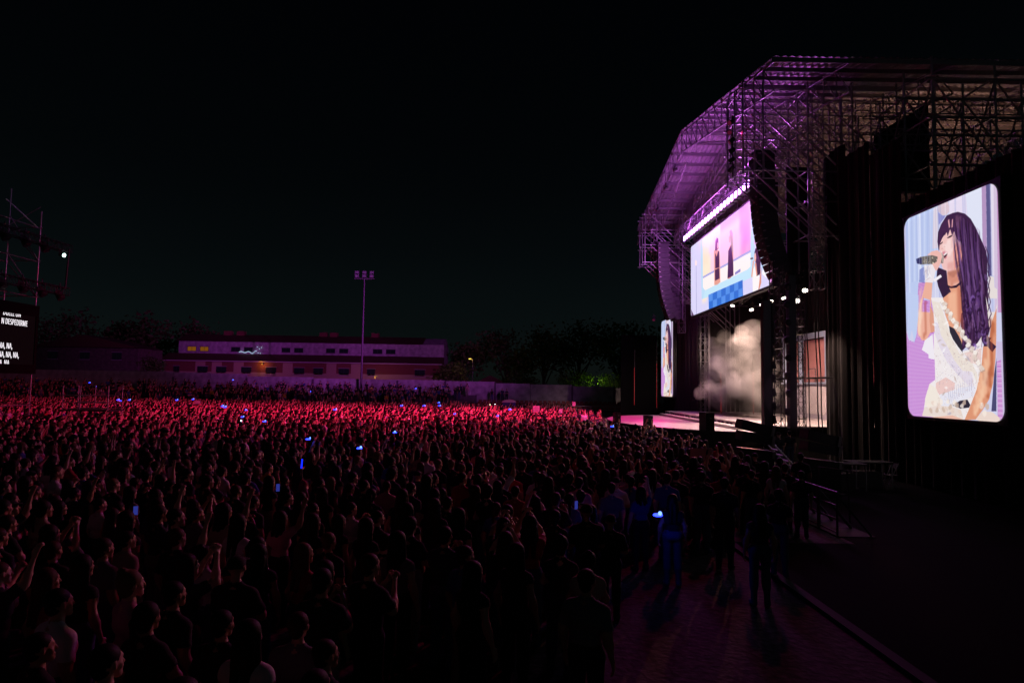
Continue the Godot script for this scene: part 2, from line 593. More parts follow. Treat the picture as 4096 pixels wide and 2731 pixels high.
func decks() -> void:
	var deck := mat("deck_floor", lin(0.5, 0.45, 0.44), 0.42, 0.0, grain, 2.4)
	var black := mat("black_cloth", lin(0.012, 0.011, 0.012), 0.95)
	var o := thing("stage", "low stage with a curved lip and pale floor panels", "stage", Vector3(13, 0, MID))
	var org := Vector3(13, 0, MID)
	var n := 24
	for k in n:  # lip floor panels, each 0.9 m wide
		var d0 := -MID - 10.8 + 21.6 * k / n
		var d1 := d0 + 21.6 / n - 0.012
		var s := Shape.new()
		var a := Vector3(lip_x(d0), 1.5, -d0) - org
		var b := Vector3(lip_x(d1), 1.5, -d1) - org
		var c := Vector3(0.3, 1.5, -d1 - MID)
		var e := Vector3(0.3, 1.5, -d0 - MID)
		var dn := Vector3(0, -0.04, 0)
		s.quad(e, c, b, a)
		s.quad(a + dn, b + dn, c + dn, e + dn)
		s.quad(a, b, b + dn, a + dn)
		part("floor_panel", s, deck, o)
	var sk := Shape.new()
	var edge := Shape.new()
	for k in 72:
		var t0 := PI * k / 72.0
		var t1 := PI * (k + 1) / 72.0
		var a := Vector3(-6.22 * sin(t0), 0, 10.8 * cos(t0))
		var b := Vector3(-6.22 * sin(t1), 0, 10.8 * cos(t1))
		sk.quad(b, a, a + Vector3(0, 1.45, 0), b + Vector3(0, 1.45, 0))
		edge.tube(Vector3(-6.34 * sin(t0), 1.47, 10.93 * cos(t0)), Vector3(-6.34 * sin(t1), 1.47, 10.93 * cos(t1)), 0.03, 5)
	part("front_skirt", sk, black, o)
	part("edge_rail", edge, mat("dark_steel", lin(0.06, 0.06, 0.065), 0.4, 0.8), o)
	var top := Shape.new()
	for k in 11:  # raised main floor in strips of two metres
		part("main_floor_panel", Shape.new().span(Vector3(0.02, 1.8, -11.1 + 2.018 * k), Vector3(12, 1.85, -11.1 + 2.018 * k + 2.006)), deck, o)
	var under := Shape.new().span(Vector3(0.35, 0.02, -11), Vector3(11.9, 1.79, 11))
	part("underframe", under, black, o)
	for k in 14:  # step frames along the front of the raised floor
		var z := -10.4 + 1.6 * k
		var s := Shape.new()
		s.span(Vector3(-0.06, 1.76, z - 0.74), Vector3(0.0, 1.84, z + 0.74))
		for e in [-0.7, 0.0, 0.7]:
			s.span(Vector3(-0.05, 1.505, z + e - 0.03), Vector3(0.0, 1.76, z + e + 0.03))
		part("step_frame", s, mat("pale_steel", lin(0.35, 0.32, 0.32), 0.45, 0.6), o)
	# low front step, in front of the raised floor
	part("step", Shape.new().span(Vector3(-0.75, 1.505, -10.2), Vector3(-0.1, 1.66, 9.0)), mat("step_floor", lin(0.36, 0.31, 0.31), 0.45), o)

func rounded(w: float, h: float, r: float) -> PackedVector2Array:
	var p := PackedVector2Array()
	for c in 4:
		var cx: float = [w - r, r, r, w - r][c]
		var cy: float = [h - r, h - r, r, r][c]
		for k in 9:
			var q := PI * 0.5 * (c + k / 8.0)
			p.append(Vector2(cx + cos(q) * r, cy + sin(q) * r))
	return p

func screen(called: String, label: String, x: float, z0: float, w: float, y0: float, h: float, r: float, tex: Texture2D, energy: float, group: String) -> Node3D:
	var o := thing(called, label, "screen", Vector3(x, y0, z0), 0.0, group)
	var p := rounded(w, h, r)
	var s := Shape.new()
	var c := s.v.size()
	s.v.append(Vector3(0, h / 2, w / 2))
	s.n.append(Vector3.LEFT)
	s.t.append(Vector2(0.5, 0.5))
	for q in p:
		s.v.append(Vector3(0, q.y, q.x))
		s.n.append(Vector3.LEFT)
		s.t.append(Vector2(q.x / w, 1.0 - q.y / h))
	for k in p.size():
		s.i.append_array([c, c + 1 + (k + 1) % p.size(), c + 1 + k])
	var m := StandardMaterial3D.new()
	m.resource_name = called + "_picture"
	m.albedo_color = Color(0.02, 0.02, 0.02)
	m.roughness = 0.6
	m.emission_enabled = true
	m.emission = Color.BLACK
	m.emission_texture = tex
	m.emission_energy_multiplier = energy
	m.texture_repeat = false
	part("screen_picture", s, m, o)
	var f := Shape.new()
	f.span(Vector3(0.02, -0.12, -0.12), Vector3(0.35, h + 0.12, w + 0.12))
	part("cabinet", f, mat("black_metal", lin(0.015, 0.015, 0.016), 0.6), o)
	return o

func cabinet_array(label: String, x: float, y: float, z: float, n: int, lean: float, group: String) -> void:
	var o := thing("line_array", label, "loudspeaker", Vector3(x, y, z), 0.0, group)
	var m := mat("speaker_grey", lin(0.035, 0.035, 0.038), 0.55)
	part("bumper", Shape.new().span(Vector3(-0.5, 0.05, -0.6), Vector3(0.6, 0.17, 0.6)), m, o)
	for c in [-0.45, 0.45]:
		part("hoist_chain", Shape.new().tube(Vector3(0.1, 0.17, c), Vector3(0.1, 2.6, c), 0.02, 5), m, o)
	var at := Vector3.ZERO
	for k in n:
		var t := float(k) / n
		var a := lean * t * t
		var b := Basis(Vector3.BACK, a)
		var c := at + b * Vector3(0.0, -0.2, 0)
		var cab := part("cabinet", Shape.new().box(Vector3(0.05, 0, 0), Vector3(0.9, 0.375, 1.25)), m, o, c)
		cab.basis = b
		part("grille", Shape.new().box(Vector3(-0.405, 0, 0), Vector3(0.02, 0.33, 1.2)), mat("speaker_grille", lin(0.05, 0.05, 0.055), 0.45, 0.5), cab)
		part("badge", Shape.new().box(Vector3(-0.418, 0.0, 0.34), Vector3(0.008, 0.05, 0.16)), mat("pale_badge", lin(0.4, 0.4, 0.42), 0.5), cab)
		part("rigging_pin", Shape.new().box(Vector3(-0.3, 0.19, 0.64), Vector3(0.14, 0.05, 0.06)), mat("pale_steel", Color.WHITE), cab)
		at += b * Vector3(0, -0.4, 0)

func pleats(z0: float, z1: float, y0: float, y1: float, x: float, sd: int) -> Shape:
	var s := Shape.new()
	var f := FastNoiseLite.new()
	f.seed = sd
	f.frequency = 0.35
	var n := int(absf(z1 - z0) / 0.055)
	var pts := []
	for k in n + 1:
		var z := lerpf(z0, z1, float(k) / n)
		pts.append([z, x + 0.085 * sin(z * 11.0 + 4.0 * f.get_noise_1d(z * 2.0)) + 0.1 * f.get_noise_1d(z * 5.0)])
	for k in n:
		var a := Vector3(pts[k][1], y0, pts[k][0])
		var b := Vector3(pts[k + 1][1], y0, pts[k + 1][0])
		var up := Vector3(0, y1 - y0, 0)
		s.quad(a, b, b + up, a + up) if z1 > z0 else s.quad(b, a, a + up, b + up)
	return s

func lamp_head(called: String, at: Vector3, to: Vector3, r: float, lens: Material, label: String, group: String) -> Node3D:
	var o := thing(called, label, "stage light", at, 0.0, group)
	var bk := mat("black_metal", Color.BLACK)
	var d := (to - at).normalized()
	var u := d.cross(Vector3.UP).normalized()
	part("housing", Shape.new().tube(-d * r * 2.4, d * r * 0.2, r * 0.85, 10, r * 1.08), bk, o)
	var y := Shape.new()
	for s in [-1.0, 1.0]:
		y.tube(u * s * r * 1.3 - d * r, u * s * r * 1.3 - d * r + Vector3(0, r * 2.2, 0), r * 0.16, 4)
	y.tube(-u * r * 1.4 - d * r + Vector3(0, r * 2.2, 0), u * r * 1.4 - d * r + Vector3(0, r * 2.2, 0), r * 0.2, 4)
	y.tube(-d * r + Vector3(0, r * 2.2, 0), -d * r + Vector3(0, r * 3.6, 0), r * 0.2, 4)
	part("yoke", y, bk, o)
	part("lens", Shape.new().tube(d * r * 0.18, d * r * 0.26, r * 0.92, 12), lens, o)
	return o

func roof() -> void:
	var o := thing("stage_roof", "wide gabled stage roof of corrugated sheet on purlins", "roof", Vector3(11.5, 18.6, MID))
	var sheet := mat("roof_sheet", lin(0.42, 0.4, 0.43), 0.5, 0.25, patches, 3.0)
	var steel := mat("roof_steel", lin(0.3, 0.29, 0.31), 0.4, 0.7)
	var deep := 23.5
	var half := 16.6
	var rise := 3.0
	var bands := 11
	for side in [-1.0, 1.0]:
		for k in bands:
			var t0 := float(k) / bands
			var t1 := float(k + 1) / bands
			var s := Shape.new()
			var x := 0.0
			var step := 0.085
			var lv := [0.0, 0.0, 0.055, 0.055]
			var j := 0
			while x < deep:
				var ya: float = lv[j % 4]
				var yb: float = lv[(j + 1) % 4]
				var a := Vector3(x, rise * (1.0 - t0) + ya, side * half * t0)
				var b := Vector3(x + step, rise * (1.0 - t0) + yb, side * half * t0)
				var c := Vector3(x + step, rise * (1.0 - t1) + yb, side * half * t1)
				var e := Vector3(x, rise * (1.0 - t1) + ya, side * half * t1)
				if side > 0:
					s.quad(a, b, c, e)
				else:
					s.quad(b, a, e, c)
				x += step
				j += 1
			part("roof_sheet", s, sheet, o)
			part("purlin", Shape.new().box(Vector3(deep * 0.5, rise * (1.0 - t1) - 0.12, side * half * (t1 - 0.003)), Vector3(deep, 0.2, 0.09)), steel, o)
	part("ridge_beam", Shape.new().box(Vector3(deep * 0.5, rise - 0.2, 0), Vector3(deep, 0.28, 0.14)), steel, o)
	# lattice rafters under the slopes
	var tags := ["along the front edge of the stage roof", "behind the front rafter", "above the stage floor", "above the rear of the stage", "at the back of the roof"]
	for r in 5:
		var x := 11.56 + [0.0, 3.4, 8.0, 14.0, 21.0][r] as float
		for side in [-1.0, 1.0]:
			if r == 4 and side > 0:
				continue
			var a := Vector3(x, 21.38, MID)
			var b := Vector3(x, 18.38, MID + side * half)
			var q := thing("roof_rafter", "%s lattice rafter %s" % ["near-side" if side > 0 else "far-side", tags[r]], "truss", a, 0.0, "lattice rafters of the stage roof")
			var d := b - a
			var dn := Vector3(0, -1.35, 0)
			part("chord", Shape.new().tube(Vector3.ZERO, d, 0.05, 6), steel, q)
			part("chord", Shape.new().tube(dn, d + dn, 0.05, 6), steel, q)
			var s := Shape.new()
			for k in 13:
				var t0 := k / 13.0
				var t1 := (k + 1) / 13.0
				s.tube(d * t0, d * t0 + dn, 0.035, 5)
				s.tube(d * t0, d * t1 + dn, 0.03, 5)
			part("web_bar", s, steel, q)
	# tie rod that runs under each slope
	for side in [-1.0, 1.0]:
		solo("tie_rod", Shape.new().tube(Vector3(12.4, 20.0, MID + side * 2), Vector3(12.4, 15.6, MID + side * 14.5), 0.06, 6), steel, "straight steel tie rod under the %s roof slope" % ("near" if side > 0 else "far"), "rod", "tie rods under the roof")

func wing(side: float) -> void:  # scaffold wing that carries the loudspeakers; side 1 near, -1 far
	var z := MID + side * 12.3
	var where := "near" if side > 0 else "far"
	var steel := mat("scaffold_steel", lin(0.36, 0.35, 0.37), 0.35, 0.75)
	var o := thing("scaffold_wing", "%s scaffold wing with stepped diagonal braces holding the loudspeakers" % where, "scaffold", Vector3(11.2, 0, z))
	var xs := [0.0, 1.0, 3.2, 5.4, 7.6]
	var ys := [11.2, 12.9, 14.4, 15.9, 17.2, 18.5]
	for dz in [-1.2, 0.0, 1.2]:
		for k in xs.size():
			part("post", Shape.new().tube(Vector3(xs[k], [14.2, 14.0, 9.5, 0.0, 0.0][k], dz), Vector3(xs[k], 18.9, dz), 0.05, 6), steel, o)
		for y in ys:
			if y > 14.0:
				part("ledger", Shape.new().tube(Vector3(-0.2, y, dz), Vector3(7.8, y, dz), 0.04, 6), steel, o)
			else:
				part("ledger", Shape.new().tube(Vector3(3.0, y, dz), Vector3(7.8, y, dz), 0.04, 6), steel, o)
		for k in 5:
			var top: float = [18.5, 17.2, 15.9, 14.4, 12.9][k]
			part("brace", Shape.new().tube(Vector3(0.4 if k < 4 else 2.6, top, dz + 0.06), Vector3(0.4 + 3.6 if k < 4 else 6.2, top - 3.4, dz + 0.06), 0.045, 6), steel, o)
			part("brace", Shape.new().tube(Vector3(3.4, top, dz - 0.06), Vector3(7.6, top - 4.0, dz - 0.06), 0.045, 6), steel, o)
	for y in ys:
		for x in xs:
			if x > 2.0 or y > 14.0:
				part("transom", Shape.new().tube(Vector3(x, y + 0.06, -1.3), Vector3(x, y + 0.06, 1.3), 0.035, 5), steel, o)
	# loudspeakers
	cabinet_array("curved hang of %s loudspeakers on the %s side of the centre screen" % ["purple-lit" if side < 0 else "black", where], 12.6 if side < 0 else 12.95, 15.9, MID + side * 11.1, 16, 0.5, "main loudspeaker hangs")
	if side < 0:
		cabinet_array("dark outer hang of loudspeakers behind the %s main hang" % where, 13.75, 15.6, MID + side * 12.6, 15, 0.3, "outer loudspeaker hangs")
	# roof tower
	var tw := thing("roof_tower", "lattice steel tower carrying the %s side of the roof" % where, "tower", Vector3(16.6, 0, MID + side * 12.8), 0.0, "roof towers")
	truss_parts(tw, Vector3(0, 18.2, 0), 0.7, steel, 1.0)
	part("base_plate", Shape.new().span(Vector3(-0.6, 0.0, -0.6), Vector3(0.6, 0.06, 0.6)), steel, tw)
	truss("drop_lattice", Vector3(14.85, 8.6, MID + side * 13.3), Vector3(14.85, 18.2, MID + side * 13.3), 0.55, steel, "lattice truss hanging from the roof beside the %s loudspeakers" % where, "lattice trusses beside the loudspeakers", 0.9)
	# scaffold gantry on the upstage side
	var g := thing("scaffold_gantry", "tall scaffold frame behind the %s black curtain" % where, "scaffold", Vector3(17.2, 0, MID + side * 15.9))
	for dx in [0.0, 2.6, 5.2, 7.8, 10.4]:
		for dz in [-3.0, -1.0, 1.0, 3.0]:
			part("post", Shape.new().tube(Vector3(dx, 0, dz), Vector3(dx, 17.5 + 0.4 * sin(dx + dz), dz), 0.05, 5), steel, g)
	for y in [11.0, 13.0, 15.0, 16.6]:
		for dz in [-3.0, -1.0, 1.0, 3.0]:
			part("ledger", Shape.new().tube(Vector3(-0.3, y, dz), Vector3(10.8, y, dz), 0.045, 5), steel, g)
		for dx in [0.0, 2.6, 5.2, 7.8, 10.4]:
			part("ledger", Shape.new().tube(Vector3(dx, y + 0.08, -3.2), Vector3(dx, y + 0.08, 3.2), 0.045, 5), steel, g)
	for k in 4:
		for dz in [-3.0, -1.0, 1.0, 3.0]:
			part("brace", Shape.new().tube(Vector3(2.6 * k, 16.6, dz), Vector3(2.6 * k + 2.6, 13.0, dz), 0.045, 5), steel, g)
			part("brace", Shape.new().tube(Vector3(2.6 * k + 2.6, 13.0, dz), Vector3(2.6 * k, 11.0, dz), 0.045, 5), steel, g)
			part("brace", Shape.new().tube(Vector3(2.6 * k, 13.0, dz - 2.0), Vector3(2.6 * k, 16.6, dz), 0.045, 5), steel, g)
	for h in [15.4, 16.9]:
		truss("wing_truss", Vector3(16.4, h, MID + side * 15.2), Vector3(30.5, h, MID + side * 15.2), 0.75, steel, "%s box truss running upstage over the %s wing" % ["upper" if h > 16 else "lower", where], "wing trusses")

func drapes() -> void:
	var cloth := mat("velvet", lin(0.03, 0.026, 0.025), 0.95)
	cloth.rim_enabled = true
	cloth.rim = 0.25
	var cuts := [-34.4, -32.2, -32.08, -29.95, -29.86, -27.62, -27.54, -20.0, -19.9, -14.0]
	for k in 5:
		var a: float = cuts[2 * k]
		var b: float = cuts[2 * k + 1]
		var top := [15.6, 14.9, 14.2, 11.4, 10.6][k] as float
		var label: String = ["first black masking curtain beside the stage opening", "second black masking curtain from the stage opening", "third black masking curtain, next to the tall screen", "wide black masking curtain behind the tall screen", "black masking curtain past the tall screen"][k]
		solo("curtain", pleats(a, b, 0.05, top, 15.86 + 0.03 * k, 7 + k), cloth, label, "curtain", "near-side masking curtains")
	for k in 2:
		solo("curtain", pleats([-64.2, -71.2][k], [-58.2, -64.4][k], 0.05, 12.5, 15.9, 31 + k), cloth, ["far-side black curtain beside the stage opening", "black curtain behind the far tall screen"][k], "curtain", "far-side masking curtains")
	solo("backdrop", pleats(-66, -27, 0.05, 13.0, 25.2, 50), cloth, "black backdrop curtain across the back of the stage", "curtain")
	solo("curtain", pleats(-58.5, -46.0, 1.86, 12.0, 21.6, 77), mat("dark_curtain", lin(0.012, 0.009, 0.009), 0.95), "dark upstage curtain behind the smoke", "curtain")
	solo("wing_curtain", Shape.new().span(Vector3(15.9, 0.05, -60.2), Vector3(26.0, 13.0, -60.1)), cloth, "far black side curtain running upstage", "curtain")
	solo("masking_cloth", Shape.new().span(Vector3(10.9, 0.05, -68.1), Vector3(14.5, 9.0, -68.0)), mat("matt_black", lin(0.004, 0.004, 0.004), 0.9), "black cloth behind the two far red pixel tubes", "cloth")
	# black cloths hung flat in the near wing
	solo("masking_cloth", Shape.new().span(Vector3(14.05, 8.9, -34.7), Vector3(15.2, 15.2, -34.62)), cloth, "flat black cloth hung below the near scaffold wing", "cloth")
	solo("cloth_sail", Shape.new().prism(PackedVector2Array([Vector2(17.0, 13.0), Vector2(19.6, 13.0), Vector2(19.6, 17.4), Vector2(17.0, 15.8)]), func(p): return Vector3(p.x, p.y, -31.6), Vector3(0, 0, 0.04)), cloth, "slanting black cloth high above the masking curtain", "cloth")

func scenic() -> void:
	var white := mat("scenic_white", lin(0.62, 0.56, 0.58), 0.6)
	var grey := mat("scenic_blue_grey", lin(0.3, 0.36, 0.5), 0.5)
	var o := thing("scenic_house", "pale scenic room wall with a rounded panel and pleated pink curtain", "stage set", Vector3(20.4, 1.85, -45.5))
	part("base_wall", Shape.new().span(Vector3(0, 0.0, -5.5), Vector3(0.15, 2.3, 6.2)), mat("scenic_lilac", lin(0.42, 0.38, 0.45), 0.6), o)
	part("rounded_panel", Shape.new().prism(rounded(2.9, 1.85, 0.25), func(p): return Vector3(-0.06, p.y + 0.3, p.x - 1.7), Vector3(0.05, 0, 0)), white, o)
	part("rounded_panel", Shape.new().prism(rounded(2.4, 1.85, 0.25), func(p): return Vector3(-0.06, p.y + 0.3, p.x + 1.7), Vector3(0.05, 0, 0)), white, o)
	part("counter", Shape.new().span(Vector3(-0.25, 2.3, -5.5), Vector3(0.3, 2.42, 6.2)), grey, o)
	for z in [-5.4, -2.6, 1.4, 6.0]:
		part("window_post", Shape.new().span(Vector3(-0.1, 2.42, z - 0.13), Vector3(0.15, 5.4, z + 0.13)), grey, o)
	part("window_head", Shape.new().span(Vector3(-0.14, 5.4, -5.6), Vector3(0.2, 5.75, 6.2)), grey, o)
	var cur := Shape.new()
	for k in 120:
		var z0 := -5.4 + 11.4 * k / 120
		var z1 := z0 + 11.4 / 120
		var x0 := 0.6 + 0.06 * (k % 2)
		var x1 := 0.6 + 0.06 * ((k + 1) % 2)
		cur.quad(Vector3(x0, 2.0, z0), Vector3(x1, 2.0, z1), Vector3(x1, 5.4, z1), Vector3(x0, 5.4, z0))
	part("pleated_curtain", cur, mat("pink_curtain", lin(0.45, 0.2, 0.19), 0.9), o)
	var rail := Shape.new()
	rail.tube(Vector3(-0.4, 2.42, 0.6), Vector3(-0.4, 3.3, 0.6), 0.03)
	rail.tube(Vector3(-0.4, 3.3, 0.6), Vector3(-0.4, 3.3, -0.3), 0.03)
	rail.tube(Vector3(-0.4, 3.3, -0.3), Vector3(-0.4, 1.6, -1.6), 0.03)
	part("handrail", rail, mat("chrome", lin(0.7, 0.7, 0.72), 0.2, 1.0), o)
	solo("red_drape", pleats(-44.5, -36.5, 4.6, 12.0, 22.6, 90), mat("red_velvet", lin(0.22, 0.015, 0.02), 0.9), "red drape hanging above the pale scenic wall", "curtain")

func hanging_ladders() -> void:  # black lighting ladders at the near edge of the stage opening
	var bk := mat("black_metal", Color.BLACK)
	var o := thing("light_column", "black column of fixtures hanging at the near stage edge", "lighting", Vector3(12.5, 1.85, -33.4))
	part("spine", Shape.new().span(Vector3(-0.22, 0.0, -0.2), Vector3(0.22, 6.2, 0.2)), bk, o)
	for k in 9:
		part("fixture", Shape.new().box(Vector3(0.27, 0.4 + 0.66 * k, 0.05), Vector3(0.16, 0.4, 0.36), Basis(Vector3.BACK, 0.2)), bk, o)
	truss("hanging_truss", Vector3(12.98, 1.9, -33.3), Vector3(12.98, 10.0, -33.3), 0.5, bk, "black hanging truss between two fixture columns", "", 0.55)
	var q := thing("light_column", "second black fixture column, between two hanging trusses", "lighting", Vector3(13.55, 1.85, -33.0))
	part("spine", Shape.new().span(Vector3(-0.17, 0.0, -0.2), Vector3(0.17, 7.4, 0.2)), bk, q)
	for k in 8:
		part("fixture", Shape.new().ball(Vector3(-0.25 + 0.06 * (k % 2), 0.8 + 0.86 * k, 0.12), Vector3(0.17, 0.2, 0.17), 8, 5), bk, q)
	truss("hanging_truss", Vector3(13.98, 1.9, -33.0), Vector3(13.98, 9.6, -33.0), 0.34, bk, "narrow black hanging truss next to the scenic wall", "", 0.4)
	solo("truss_bar", Shape.new().tube(Vector3(12.7, 4.2, -32.9), Vector3(16.2, 4.35, -33.6), 0.05, 6), bk, "black horizontal bar joining the hanging trusses", "bar")
	for k in 5:
		var x := [14.35, 14.75, 14.9, 13.7, 14.1][k] as float
		var s := Shape.new()
		var a := Vector3(x - 0.1, 9.5, -33.2)
		for j in 14:
			var b := Vector3(x + 0.02 * j * (1.0 if k < 3 else 0.6) * (0.6 + 0.4 * k / 4.0), 9.5 - 0.62 * j, -33.2 + 0.04 * sin(j))
			s.tube(a, b, 0.03 if k < 3 else 0.02, 5)
			a = b
		solo("cable", s, bk, ["thick black cable hanging by the scenic wall", "black cable beside the thick hanging cable", "outermost black hanging cable before the curtain", "thin black cable under the narrow hanging truss", "thin black cable behind the fixture columns"][k], "cable", "cables hanging at the stage edge")
	var pole := thing("drop_pole", "slim dark pole with side clamps before the scenic wall", "pole", Vector3(16.1, 1.95, -34.4))
	part("tube", Shape.new().tube(Vector3.ZERO, Vector3(0, 13, 0), 0.045, 6), bk, pole)
	for k in 12:
		part("clamp", Shape.new().box(Vector3(0.06, 0.4 + 1.1 * k, 0), Vector3(0.26, 0.05, 0.1)), bk, pole)

func stage_lights() -> void:
	var steel := mat("roof_steel", Color.WHITE)
	var bk := mat("black_metal", Color.BLACK)
	# purple row above the screen
	var purple := Color(0.86, 0.42, 0.95)
	var lens := glow("purple_lamp", Color(0.8, 0.5, 1.0), 14.0)
	for k in 22:
		var z := -52.1 + 14.9 * k / 21.0
		var o := thing("blinder_light", "square purple lamp in the glowing row above the centre screen", "stage light", Vector3(13.2, 15.3, z), 0.0, "purple lamp row above the centre screen")
		part("housing", Shape.new().span(Vector3(0.03, -0.22, -0.22), Vector3(0.34, 0.22, 0.22)), bk, o)
		part("lamp_face", Shape.new().prism(rounded(0.42, 0.36, 0.07), func(p): return Vector3(0.0, p.y - 0.18, p.x - 0.21), Vector3(0.025, 0, 0)), lens, o)
		part("hook", Shape.new().tube(Vector3(0.2, 0.22, 0.1), Vector3(0.2, 0.5, 0.1), 0.03, 5), bk, o)
	for k in 5:
		omni("purple_row_light", Vector3(12.8, 15.25, -51.0 + 3.15 * k), purple, PURPLE_ROW, 0.3)
	truss("screen_truss", Vector3(13.75, 16.2, -56), Vector3(13.75, 16.2, -35.5), 0.8, steel, "box truss above the purple lamp row", "screen trusses", 0.9)
	truss("screen_truss", Vector3(15.3, 17.5, -58), Vector3(15.3, 17.5, -34.5), 1.0, steel, "larger box truss high under the roof behind the lamp row", "screen trusses", 1.2)
	for k in 7:
		truss("drop_truss", Vector3(14.9, 15.0, -54.5 + 2.9 * k), Vector3(14.9, 18.9, -54.5 + 2.9 * k), 0.5, steel, "short vertical truss hanging above the centre screen", "drop trusses over the screen")
	solo("lamp_rail", Shape.new().span(Vector3(13.3, 15.74, -52.9), Vector3(13.6, 15.86, -36.7)), bk, "long dark rail that carries the purple lamp row", "rail")
	# white lamps under the screen
	var white := glow("white_lamp", Color(1.0, 0.94, 0.9), 7.0)
	var at := [[9.44, -47.03], [9.3, -45.3], [9.25, -43.46], [8.62, -41.74], [8.75, -40.04], [8.73, -38.48], [8.69, -36.76], [8.65, -35.6]]
	for k in at.size():
		var p := Vector3(14.7, at[k][0], at[k][1])
		var to := Vector3([17.0, 12.0, 16.5, 15.2, 16.0, 13.0, 15.5, 17.0][k], 1.8, p.z + [-5.0, 3.0, -4.0, 4.5, 4.0, 3.5, 4.0, -3.0][k])
		lamp_head("spot_light", p, to, 0.14, white, "small white stage light hanging under the centre screen", "white lights under the centre screen")
	for k in 2:
		var p := Vector3([14.9, 14.4][k], [8.78, 8.21][k], [-34.5, -34.3][k])
		lamp_head("spot_light", p, p + Vector3(-0.6, -1, 1.2), 0.14, white, ["upper white lamp beside the near hanging trusses", "lower white lamp beside the near hanging trusses"][k], "white lamps by the hanging trusses")
	truss("lamp_truss", Vector3(14.9, 9.9, -55), Vector3(14.9, 9.9, -34), 0.4, bk, "dark truss under the centre screen carrying white lamps")
	var warm := Color(1.0, 0.84, 0.77)
	var beams := [[14.8, 8.5, -37.4, 15.6, 3.6, -48.0, 1.5, 26.0], [14.8, 8.6, -39.6, 15.8, 5.0, -47.5, 0.9, 28.0], [14.8, 9.0, -43.4, 17.0, 1.9, -47.0, 0.16, 44.0], [14.8, 8.5, -37.0, 14.6, 1.8, -38.5, 0.8, 46.0], [14.7, 8.4, -39.9, 11.6, 1.5, -39.0, 0.85, 44.0], [14.7, 8.3, -38.5, 20.4, 3.6, -43.5, 0.75, 34.0], [14.6, 9.2, -45.2, 10.6, 1.5, -41.0, 0.3, 30.0], [14.8, 8.5, -36.6, 18.5, 1.8, -38.5, 0.7, 40.0]]
	for q in beams:
		spot("spot_light_beam", Vector3(q[0], q[1], q[2]), Vector3(q[3], q[4], q[5]), warm, STAGE_WHITE * q[6], q[7])
	spot("spot_light_beam", Vector3(14.7, 8.5, -40.0), Vector3(5.5, 1.5, -26.0), Color(1.0, 0.62, 0.5), 110.0, 22.0, 0.15, 1.0)
	spot("spot_light_beam", Vector3(14.35, 8.0, -34.2), Vector3(14.6, 0.8, -32.4), warm, 24.0, 42.0)
	# lamps added upstage only to warm the underside of the roof
	for q in [[21.0, 12.2, -36.6, "added warm lamp tilted up in the near upstage wing"], [27.5, 12.2, -40.0, "added warm lamp tilted up behind the stage"]]:
		var p := Vector3(q[0], q[1], q[2])
		lamp_head("added_uplight", p, p + Vector3(1.2, 4.0, -2.4), 0.18, glow("added_uplight_lamp", Color(1.0, 0.8, 0.62), 1.5), q[3], "added lamps upstage")
		spot("added_uplight_beam", p + Vector3(0.08, 0.3, -0.15), p + Vector3(1.5, 4.0, -2.2), Color(1.0, 0.74, 0.58), ADDED_UPLIGHT, 62.0, 0.15, 1.0)
	# wash lights added on the roof's front edge to redden the crowd
	var red := Color(1.0, 0.14, 0.44)
	var wash := glow("added_magenta_lamp", Color(1.0, 0.3, 0.6), 0.07)
	var aims := [[3.0, -57.0, 1.1, 24.0], [-4.0, -54.0, 0.7, 28.0], [-14.0, -56.0, 0.6, 28.0], [-28.0, -54.0, 0.42, 28.0]]
	for k in 4:
		var p := Vector3(11.4, 17.0 + [0.0, 0.9, 1.8, 2.3][k], MID - 10.4 + 2.9 * k)
		var to := Vector3(aims[k][0], 1.2, aims[k][1])
		lamp_head("added_wash_light", p, to, 0.12, wash, "added magenta wash light on the front roof rafter", "added wash lights on the front rafter")
		spot("added_wash_light_beam", p + (to - p).normalized() * 0.12, to, red, ADDED_WASH * aims[k][2], aims[k][3], 0.2, 1.0)
	aims = [[2.0, -53.0, 0.75, 24.0, 14.7], [-8.0, -50.0, 0.95, 26.0, 15.2], [-19.0, -46.0, 0.75, 27.0, 15.7], [-7.0, -36.0, 0.45, 32.0, 16.2], [3.0, -14.0, 0.04, 34.0, 16.7], [-10.0, -17.0, 0.055, 34.0, 17.2]]
	for k in 6:  # more wash lamps, added on the near wing to light the crowd
		var p := Vector3(10.9, aims[k][4], -33.9)
		var to := Vector3(aims[k][0], 1.2, aims[k][1])
		lamp_head("added_wash_light", p, to, 0.12, wash, "added magenta wash light on the drop pipe of the near scaffold wing", "added wash lights on the near scaffold wing")
		spot("added_wash_light_beam", p + (to - p).normalized() * 0.12, to, red, ADDED_WASH * aims[k][2], aims[k][3], 0.2, 1.0)
	solo("added_drop_pipe", Shape.new().tube(Vector3(11.05, 14.4, -33.9), Vector3(11.05, 17.6, -33.9), 0.03, 6), bk, "added dark drop pipe carrying the added lights at the near wing tip", "pipe")  # support made up for the added wash lamps
	# purple beams to the stands and the wall
	for k in 3:
		var p := Vector3(13.0, 15.3, -50.0 + 5.0 * k)
		spot("purple_row_beam", p, Vector3([-60.0, -38.0, -17.0][k], 10.0, -125.0), Color(0.84, 0.3, 0.95), PURPLE_BEAM * [1.1, 0.9, 0.75][k], 12.5, 0.2, 1.0)
	# magenta lamp added to tint the far end of the lip
	lamp_head("added_wash_light", Vector3(12.2, 9.6, -58.6), Vector3(9.0, 1.5, -51.0), 0.12, wash, "added magenta wash light below the far loudspeaker hang", "")
	spot("added_wash_light_beam", Vector3(12.1, 9.4, -58.4), Vector3(9.0, 1.5, -50.0), Color(1.0, 0.12, 0.55), LIP, 34.0, 0.2, 1.0)
	# red pixel tubes
	var dot := glow("red_pixel_lamp", Color(1.0, 0.2, 0.22), 0.5)
